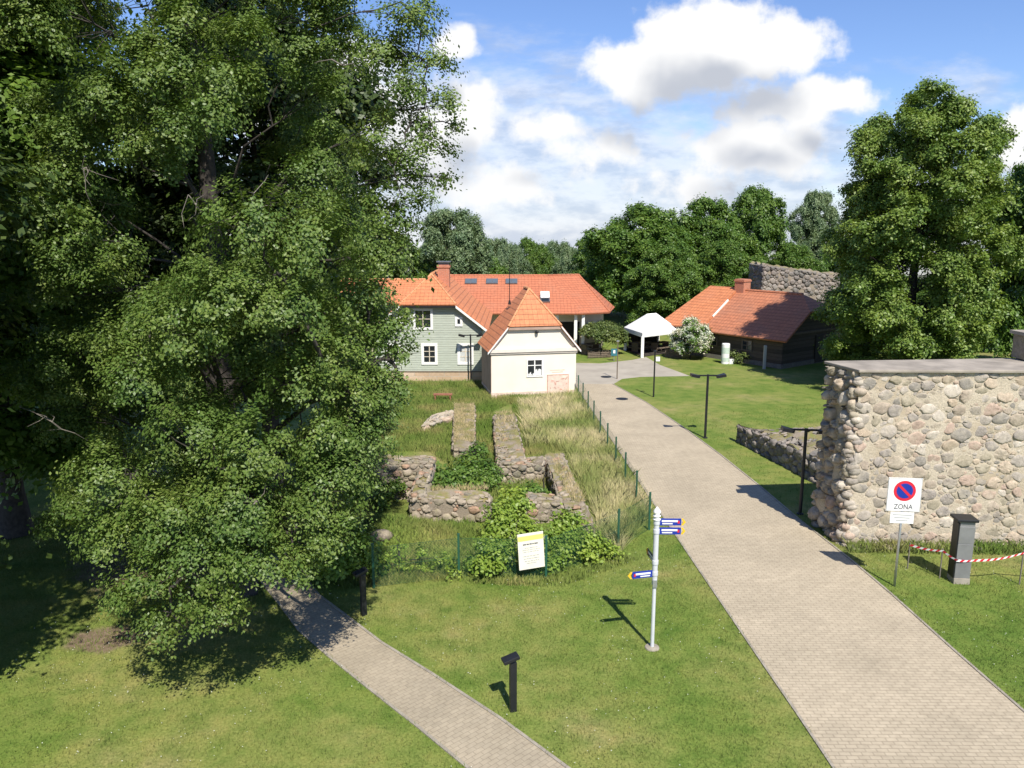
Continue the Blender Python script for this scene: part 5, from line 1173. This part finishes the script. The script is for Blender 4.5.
def signpost():
    p = G(652, 648); zt = at(652, 507, p.y).z; t = thing('signpost', 'pale grey fingerpost with blue direction arms on the lawn by the path', 'signpost', p)
    mb = MB(); mb.lathe((0, 0, 0), [(.16, -.05), (.16, .015), (.15, .035), (.06, .045)], 24); mb.build('base_plate', M['kerb'], t)
    mb = MB(); mb.tube([(0, 0, .03), (0, 0, 1.55)], [.042, .042], 16); mb.tube([(0, 0, 1.5), (0, 0, zt - .28)], [.058, .058], 16); mb.build('pole', M['polegrey'], t, smooth=False)
    mb = MB(); mb.lathe((0, 0, zt - .29), [(.06, 0), (.085, .012), (.085, .03), (.055, .045), (.05, .07), (.085, .09), (.085, .105), (.05, .12), (.075, .16), (.085, .19), (.055, .24), (.02, .28), (.004, .30)], 18); mb.build('finial', M['white'], t, smooth=True)
    L = .58; hh = .075
    def arm(z, ang, mat='blue', rev=False):
        d = Vector((math.cos(ang), math.sin(ang), 0)); nn = Vector((-d.y, d.x, 0)); c0 = Vector((0, 0, z))
        mb = MB(); a, b_ = .06, L - .06
        mb.prism([c0 + d * a - Zv * hh, c0 + d * b_ - Zv * hh, c0 + d * b_ + Zv * hh, c0 + d * a + Zv * hh], nn * .02)
        A = mb.build('direction_arm', M[mat], t)
        mb = MB(); mb.prism([c0 + d * b_ - Zv * hh, c0 + d * (b_ + .04) - Zv * hh, c0 + d * (b_ + .10), c0 + d * (b_ + .04) + Zv * hh, c0 + d * b_ + Zv * hh, c0 + d * (b_ + .045)], nn * .0205); mb.build('arrow_tip', M['yellow'], A)
        mb = MB()
        for sgn in (-1, 1):
            o = c0 + nn * (.01 + sgn * .0125) + d * (a + b_) * .48
            mb.obox(o + Zv * .022, d, nn, Zv, .17, .003, .020); mb.obox(o - Zv * .036 - d * .05, d, nn, Zv, .11, .003, .011)
        mb.build('arm_lettering', M['white'], A)
        mb = MB()
        for sgn in (-1, 1):
            o = c0 + nn * (.01 + sgn * .0125) + d * (b_ - .055); mb.obox(o, d, nn, Zv, .022, .003, .030)
        mb.build('pictogram', M['red'], A)
    z1 = at(670, 522, p.y).z; z2 = at(670, 531, p.y).z; z3 = at(638, 573, p.y).z; z4 = at(655, 562, p.y).z
    z2 = min(z2, z1 - .17)
    arm(z1, R(-1)); arm(z2, R(-1)); arm(z3, R(193)); arm(z4 + .02, R(97), 'black');  # last arm coloured black for its shaded face
    for z in (z1, z2, z3, z4):
        mb = MB(); mb.lathe((0, 0, z - .05), [(.066, 0), (.070, .01), (.070, .09), (.066, .10)], 16); mb.build('clamp_ring', M['polegrey'], t)
    mb = MB(); mb.box((0, -.05, z3 - .22), (.09, .05, .16)); mb.build('junction_box', M['steel'], t)
signpost()
def bollards():
    p = G(513, 711); h = at(509, 657, p.y).z
    t = thing('bollard_light', 'black bollard light on the open lawn beside the footpath', 'bollard', p, R(20), 'black bollard lights along the footpath')
    mb = MB(); mb.box((0, 0, (h - .1) / 2 - .05), (.13, .09, h)); mb.build('post', M['black'], t, bevel=.008)
    mb = MB(); a = R(14); ux = Vector((math.cos(a), 0, math.sin(a))); mb.obox((-.05, 0, h - .02), ux, Y_, ux.cross(Y_), .16, .10, .035); hd = mb.build('lamp_head', M['black'], t, bevel=.008)
    mb = MB(); mb.obox((-.10, 0, h - .072), ux, Y_, ux.cross(Y_), .07, .07, .006); mb.build('diffuser', M['curtain'], hd)
    copy_thing(t, G(364, 615), R(35), None, 'black bollard light half in the tree shadow at the bank')
bollards()
def info_pillar():
    p = G(958, 581); zt = at(958, 516, p.y).z; w = 15 / FPX * p.y * 1.04
    t = thing('info_pillar', 'square grey metal pillar with dark cap in front of the fortress wall', 'pillar', p, R(-6))
    mb = MB(); mb.box((0, 0, .05), (w + .02, w + .02, .22)); mb.build('plinth', M['kerb'], t, bevel=.01)
    mb = MB(); z = .16; hs = (zt - .22 - z) / 3
    for k in range(3): mb.box((0, 0, z + hs * (k + .5)), (w, w, hs - .008))
    mb.box((0, 0, (z + zt - .1) / 2), (w - .02, w - .02, zt - .1 - z)); mb.build('panel', M['panel'], t, bevel=.006)
    mb = MB(); mb.box((-w / 2 - .012, 0, .1 + (zt - .2) / 2), (.02, w * .86, zt - .3)); mb.build('pillar_shade', M['black'], t)  # black sheet paints the shade on the pillar's left face
    mb = MB(); mb.box((0, 0, zt - .16), (w - .04, w - .04, .10)); mb.box((-.02, 0, zt - .06), (w + .14, w + .10, .07)); mb.build('cap', M['black'], t, bevel=.012)
    return p, w
ip, iw = info_pillar()
def tape():
    pts = [G(908, 569), G(940, 579), None, G(1020, 585), G(1075, 588)]
    zs = [at(912, 545, pts[0].y).z, at(932, 551, pts[1].y).z, at(956, 557, ip.y).z, at(1018, 553, pts[3].y).z, .85]
    Pn = [pts[0], pts[1], Vector((ip.x - iw / 2 - .02, ip.y - iw / 2 - .03, 0)), None, pts[3], pts[4]]
    Pn[3] = Vector((ip.x + iw / 2 + .02, ip.y - iw / 2 - .03, 0)); Z = [zs[0], zs[1], zs[2], zs[2], zs[3], zs[4]]
    Pn = [Vector((q.x, q.y, z)) for q, z in zip(Pn, Z)]
    mb = MB(); k = 0; w = .028
    for i in range(len(Pn) - 1):
        a, b_ = Pn[i], Pn[i + 1]; n = max(1, round((b_ - a).length / .085))
        for j in range(n):
            u0, u1 = j / n, (j + 1) / n; sag = lambda u: Zv * (-.07 * min(1, (b_ - a).length / 1.5) * math.sin(math.pi * u))
            p0, p1 = a.lerp(b_, u0) + sag(u0), a.lerp(b_, u1) + sag(u1); sl = (b_ - a).normalized() * .03
            mb.prism([p0 - Zv * w - sl, p1 - Zv * w - sl, p1 + Zv * w + sl, p0 + Zv * w + sl], Vector((0, .003, 0)), k % 2); k += 1
    tag(mb.build('barrier_tape', [M['red'], M['white']], loc=Vector((Pn[2].x, Pn[2].y, 0))), 'red and white striped barrier tape strung round the pillar', 'barrier tape')
    for q, lab in ((Pn[0], 'thin wooden stake at the left end of the barrier tape'), (Pn[1], 'thin wooden stake between road sign and pillar'), (Pn[4], 'thin wooden stake right of the pillar')):
        mb = MB(); mb.tube([(q.x, q.y + .03, -.1), (q.x, q.y + .03, q.z + .06)], [.018, .016], 6); tag(mb.build('stake', M['bark_pale'], loc=(q.x, q.y, 0)), lab, 'stake', 'stakes holding the barrier tape')
tape()
def floodlights():
    h = 2.85
    t = thing('floodlight_post', 'black two headed floodlight post on the lawn right of the path', 'lamp post', G(705, 438), R(0), 'black two headed floodlight posts')
    mb = MB(); mb.tube([(0, 0, -.1), (0, 0, h)], [.055, .05], 12); mb.lathe((0, 0, 0), [(.11, -.02), (.11, .03), (.06, .05)], 14); mb.build('pole', M['black'], t)
    mb = MB(); mb.box((0, 0, h - .05), (.95, .05, .06)); mb.build('crossbar', M['black'], t)
    for s in (-1, 1):
        mb = MB(); a = R(12) * s; ux = Vector((math.cos(a), 0, math.sin(a))); c = Vector((s * .52, -.02, h - .01))
        mb.prism([c + ux * (s * x) + Y_ * y for x, y in ((-.17, -.09), (.22, -.19), (.22, .19), (-.17, .09))], ux.cross(Y_) * -.11)
        hd = mb.build('lamp_head', M['black'], t); mb = MB(); mb.obox(c + ux * s * .03 + ux.cross(Y_) * (-.118), ux, Y_, ux.cross(Y_), .12, .10, .004); mb.build('lens', M['curtain'], hd)
    copy_thing(t, G(800, 514), R(-8), None, 'black two headed floodlight post in front of the low wall end')
    p = G(471, 383); n = copy_thing(t, p, R(5), (.95, .95, 1.03), 'black two headed floodlight post before the wooden house')
floodlights()
def small_poles():
    p = G(653.5, 397); h = at(654, 352, p.y).z; t = thing('lamp_post', 'slim black post with small white box beside the path lawn corner', 'lamp post', p)
    mb = MB(); mb.tube([(0, 0, -.1), (0, 0, h)], [.045, .04], 10); mb.build('pole', M['black'], t)
    mb = MB(); mb.box((0, 0, h + .03), (.14, .14, .10)); mb.build('lamp_head', M['black'], t)
    mb = MB(); mb.box((.16, -.03, h - .38), (.22, .06, .24)); mb.build('white_box', M['white'], t)
    p = G(617, 379); h = at(617, 341, p.y).z; t = thing('thin_pole', 'thin dark pole at the mouth of the path', 'pole', p)
    mb = MB(); mb.tube([(0, 0, -.1), (0, 0, h)], [.035, .03], 8); mb.build('pole', M['wood'], t)
    mb = MB(); mb.box((0, 0, h), (.16, .06, .07)); mb.build('pole_cap', M['steel'], t)
    p = G(764, 369); h = at(764, 346, p.y).z; mb = MB(); mb.box((p.x, p.y, h / 2 - .05), (.17, .17, h + .1)); mb.prism([(p.x - .085, p.y - .085, h), (p.x + .085, p.y - .085, h), (p.x + .085, p.y + .085, h), (p.x - .085, p.y + .085, h)], (0, 0, .04))
    tag(mb.build('marker_post', M['greyink'], loc=p, bevel=.03), 'pale square marker post in front of the barn', 'post')
    p = G(725, 363.5); h = at(725, 343.5, p.y).z; t = thing('poster_column', 'white and mint poster column standing before the barn', 'column', p)
    mb = MB(); mb.lathe((0, 0, 0), [(.27, -.05), (.27, h - .05), (.25, h)], 20); mb.build('drum', M['white'], t, smooth=False)
    mb = MB(); mb.lathe((0, 0, h * .52), [(.276, 0), (.276, h * .3)], 20); mb.lathe((0, 0, h * .12), [(.276, 0), (.276, h * .2)], 20); mb.build('poster', M['mint'], t)
    mb = MB(); mb.box((.38, -.1, .16), (.3, .3, .34)); tag(mb.build('white_cube', M['white'], loc=None), 'small white cube beside the poster column', 'box').location = p  # plain white box, not a lamp
    p = G(614, 361); mb = MB(); mb.box((0, 0, .62), (.44, .06, .5)); t = thing('notice_sign', 'small teal notice sign on the grass by the plaza', 'sign', p)
    mb.build('panel', M['tealbox'], t); mb = MB(); mb.box((0, -.035, .66), (.14, .006, .22)); mb.build('notice', M['white'], t)
    mb = MB(); mb.tube([(0, .05, -.05), (0, .05, .6)], [.025, .025], 6); mb.build('post', M['steel'], t)
small_poles()
def info_board():
    p = G(531, 578); a = at(517, 550, p.y); z0 = zat(566, p.y); z1 = zat(530.5, p.y); w = (543 - 516.5) / FPX * p.y * 1.06
    t = thing('information_board', 'white information board with yellow band tilted on the green fence', 'notice board', Vector((p.x - .02, p.y - .10, 0)), R(14))
    tilt = Matrix.Rotation(R(-3.5), 4, 'Y'); ux = (tilt @ X_); uz = tilt @ Zv; c = Vector((0, -.06, (z0 + z1) / 2)); h = (z1 - z0)
    mb = MB(); mb.obox(c, ux, Y_, uz, w / 2, .012, h / 2); pan = mb.build('panel', M['boardcream'], t, bevel=.004)
    mb = MB(); mb.obox(c + uz * h * .37 - Y_ * .014, ux, Y_, uz, w / 2 - .005, .003, h * .065); mb.build('yellow_band', M['paleyellow'], pan)
    mb = MB()
    rows = [(.20, .62, .030, 0), (.10, .50, .013, 1), (.045, .68, .013, 1), (-.01, .6, .013, 1), (-.13, .66, .018, 1), (-.20, .6, .018, 1), (-.27, .56, .018, 1), (-.33, .4, .014, 1)]
    for y, wd, hh, mi in rows:
        x = -wd / 2
        while x < wd / 2 - .02:
            l = min(rnd.uniform(.05, .14), wd / 2 - x); mb.obox(c + uz * h * y + ux * w * (x + l / 2) - Y_ * .014, ux, Y_, uz, w * l / 2, .002, h * hh * .55, mi); x += l + .022
    mb.build('lettering', [M['ink'], M['greyink']], pan)
    mb = MB()
    for s in (-.3, .3): mb.obox(c + uz * s * h + Y_ * .03 + ux * w * .3, ux, Y_, uz, .22, .014, .02)
    mb.build('bracket', M['steel'], t)
info_board()
def mesh_fence():
    line = [G(574, 389), G(649, 530), G(618, 549), G(546, 579), G(459, 577), G(374, 588)]
    t = thing('wire_fence', 'dark green wire mesh fence with steel posts round the ruins', 'fence', line[1]); posts = [line[0]]
    seg = line[1] - line[0]; n = 10
    posts += [line[0] + seg * (k / n) for k in range(1, n + 1)] + line[2:]
    hgt = 1.12
    for q in posts:
        mb = MB(); mb.box((q.x, q.y, hgt / 2), (.055, .055, hgt + .14)); mb.box((q.x, q.y, hgt + .08), (.062, .062, .02)); mb.build('post', M['fence'], t, world=True)
    for a, b_ in zip(posts[:-1], posts[1:]):
        d = b_ - a; L = d.length; d = d / L; mb = MB(); n = Vector((-d.y, d.x, 0)); w = .0038
        z0, z1 = .04, hgt - .03; st = .075; H_ = z1 - z0
        for k in range(int((L + H_) / st) + 1):
            for s in (1, -1):
                x0 = k * st - (H_ if s > 0 else 0); x1 = x0 + H_ * s if s > 0 else k * st - H_; x0 = x0 if s > 0 else k * st
                pa_, pb2 = [x0, z0], [x1, z1]
                def clip(p, q):
                    f0, f1 = 0., 1.; dx = q[0] - p[0]
                    for lim, sg_ in ((0, 1), (L, -1)):
                        if dx == 0: continue
                        tt = (lim - p[0]) / dx
                        if (dx > 0) == (sg_ > 0): f0 = max(f0, tt)
                        else: f1 = min(f1, tt)
                    return f0, f1
                f0, f1 = clip(pa_, pb2)
                if f1 - f0 < .02: continue
                q0 = a + d * (pa_[0] + (pb2[0] - pa_[0]) * f0) + Zv * (z0 + H_ * f0); q1 = a + d * (pa_[0] + (pb2[0] - pa_[0]) * f1) + Zv * (z0 + H_ * f1)
                e = (q1 - q0).normalized(); e2 = e.cross(n)
                mb.add([q0 + n * w * s, q1 + n * w * s, q1 + e2 * w * 1.6 + n * w * s, q0 + e2 * w * 1.6 + n * w * s], [(0, 1, 2, 3)])
        for z in (z0, (z0 + z1) / 2, z1): mb.tube([a + Zv * z, b_ + Zv * z], [.003, .003], 4, cap=False)
        me = bpy.data.meshes.new('mesh_panel'); off = ORG[t.name]; me.from_pydata([(p[0] - off.x, p[1] - off.y, p[2] - off.z) for p in mb.v], [], mb.f); me.materials.append(M['fence'])
        o = bpy.data.objects.new('mesh_panel', me); C.objects.link(o); o.parent = t
mesh_fence()
def tent():
    F = G(642, 357.5); Rt = G(676, 352.8); u = (Rt - F); w = u.length; u = u.normalized(); v = G(625, 350.5) - F; dp = v.length; v = v.normalized()
    Fl = F + v * dp; t = thing('party_tent', 'white party tent with pitched canvas roof on the far side of the plaza', 'tent', F)
    ze = zat(337, F.y); zp = zat(314.5, F.y + 2.0); zv = zat(333, F.y)
    c4 = [F, F + u * w, F + u * w + v * dp, F + v * dp]; mid = F + u * w / 2 + v * dp / 2
    r0, r1 = mid - u * .5, mid + u * .5; ov = .12
    e = [q + (q - mid).normalized() * ov for q in c4]; e = [Vector((q.x, q.y, zv)) for q in e]
    a, b_ = Vector((r0.x, r0.y, zp)), Vector((r1.x, r1.y, zp)); mb = MB()
    mb.slab([e[0], e[1], b_, a], .02); mb.slab([e[2], e[3], a, b_], .02); mb.slab([e[1], e[2], b_], .02); mb.slab([e[3], e[0], a], .02)
    rf = mb.build('canopy', M['canvas'], t, world=True)
    mb = MB()
    for i in range(4):
        p, q = e[i], e[(i + 1) % 4]; mb.prism([p, q, q - Zv * (zv - ze + .02), p - Zv * (zv - ze + .02)], (mid - (p + q) / 2).normalized().xy.to_3d() * .015)
    mb.build('valance', M['canvas'], rf, world=True)
    for q in c4:
        mb = MB(); mb.box((q.x, q.y, ze / 2), (.20, .20, ze + .1)); mb.build('post', M['white'], t, world=True)
    mb = MB(); q = c4[1] - u * .62; mb.prism([q + Zv * .02, q + u * .5 + Zv * .02, q + u * .5 + Zv * ze, q + u * .2 + Zv * ze], v * .12); mb.build('gathered_curtain', M['canvas'], t, world=True)
    # timber table and benches under the canopy
    def table(c, lab):
        tt = thing('picnic_table', lab, 'table', c, math.atan2(u.y, u.x), 'picnic tables')
        mb = MB(); mb.box((0, 0, .72), (1.6, .7, .05)); mb.build('tabletop', M['wood'], tt)
        for s in (-1, 1):
            mb = MB(); mb.box((0, s * .62, .42), (1.6, .26, .045)); mb.build('seat', M['wood'], tt)
            mb = MB(); mb.box((s * .6, 0, .35), (.07, .6, .68)); mb.box((s * .6, 0, .32), (.07, 1.4, .08)); mb.build('leg', M['wood'], tt)
    table(mid + u * .7 - v * .6 - Zv * mid.z, 'brown timber picnic table under the white tent')
    table(G(590, 353.5), 'brown timber picnic table below the clipped bush')
    mb = MB(); mb.prism([q + (mid - q).normalized() * .2 + Zv * (.012 - mid.z) for q in c4], (0, 0, .05)); mb.build('dark_floor', M['darkwood'], t, world=True)  # dark floor sheet added to make the tent's interior dark
    table(mid - u * .8 + v * .5 - Zv * mid.z, 'brown timber picnic table deep in the shade of the white tent')
    # dark boarded back wall of the tent
    mb = MB(); mb.prism([c4[3] + Zv * .02, c4[2] + Zv * .02, c4[2] + Zv * ze, c4[3] + Zv * ze], v * .06); mb.build('back_screen', M['darkwood'], t, world=True)
    # wattle fence between tent and flowering bush
    p, q = G(665, 357), G(681, 358); mb = MB(); n = 16
    for k in range(n + 1):
        x = p.lerp(q, k / n); mb.tube([x, x + Zv * rnd.uniform(.55, .75)], [.03, .02], 6)
    for z in (.12, .24, .36, .48): mb.tube([p + Zv * z, q + Zv * z], [.035, .035], 6)
    tag(mb.build('wattle_fence', M['wood'], loc=p), 'low brown wattle fence between tent and flowering bush', 'fence')
    p, q = G(588, 358.5), G(611, 357.5); mb = MB()
    for k in range(n + 1):
        x = p.lerp(q, k / n); mb.tube([x, x + Zv * rnd.uniform(.4, .55)], [.03, .02], 6)
    for z in (.12, .24, .36): mb.tube([p + Zv * z, q + Zv * z], [.04, .04], 6)
    tag(mb.build('wattle_fence', M['wood'], loc=p), 'low brown wattle fence in front of the clipped bush', 'fence')
tent()
def details():
    p = G(443, 402); t = thing('bench', 'small reddish wooden bench in the grass below the wooden house', 'bench', p)
    mb = MB(); mb.box((0, 0, .42), (1.0, .3, .06)); mb.build('seat', M['redwood'], t)
    for s in (-1, 1):
        mb = MB(); mb.box((s * .4, 0, .2), (.07, .26, .4)); mb.build('leg', M['redwood'], t)
    for px, py, lab in ((622, 399, 'round iron manhole cover in the paving nearer the viewer'), (606, 377, 'round iron manhole cover at the mouth of the path')):
        q = G(px, py); mb = MB(); mb.lathe((q.x, q.y, 0), [(.33, .0), (.33, .016), (.30, .018)], 24); tag(mb.build('manhole_cover', M['black'], loc=q), lab, 'manhole cover', 'manhole covers in the paving')
    rng = np.random.default_rng(91)
    for px, py, r, lab in ((382, 548, .24, 'grey boulder on the sunny bank'), (612, 556, .13, 'grey stone at the edge of the low shrub')):
        g = G(px, py); z = float(zg(g.x, g.y)); sa = StoneAcc(int(px)); sa.stone((0, 0, 0), (1, 0, 0), (0, 1, 0), (0, 0, 1), r * 1.4, r, r * .8)
        me = bpy.data.meshes.new('boulder'); me.from_pydata(sa.V[0].tolist(), [], ICO_F.tolist()); me.materials.append(M['stone_grey']); me.polygons.foreach_set('use_smooth', [True] * len(ICO_F))
        o = bpy.data.objects.new('boulder', me); C.objects.link(o); o.location = (g.x, g.y, z + r * .2); tag(o, lab, 'boulder')
details()
bpy.context.view_layer.update()
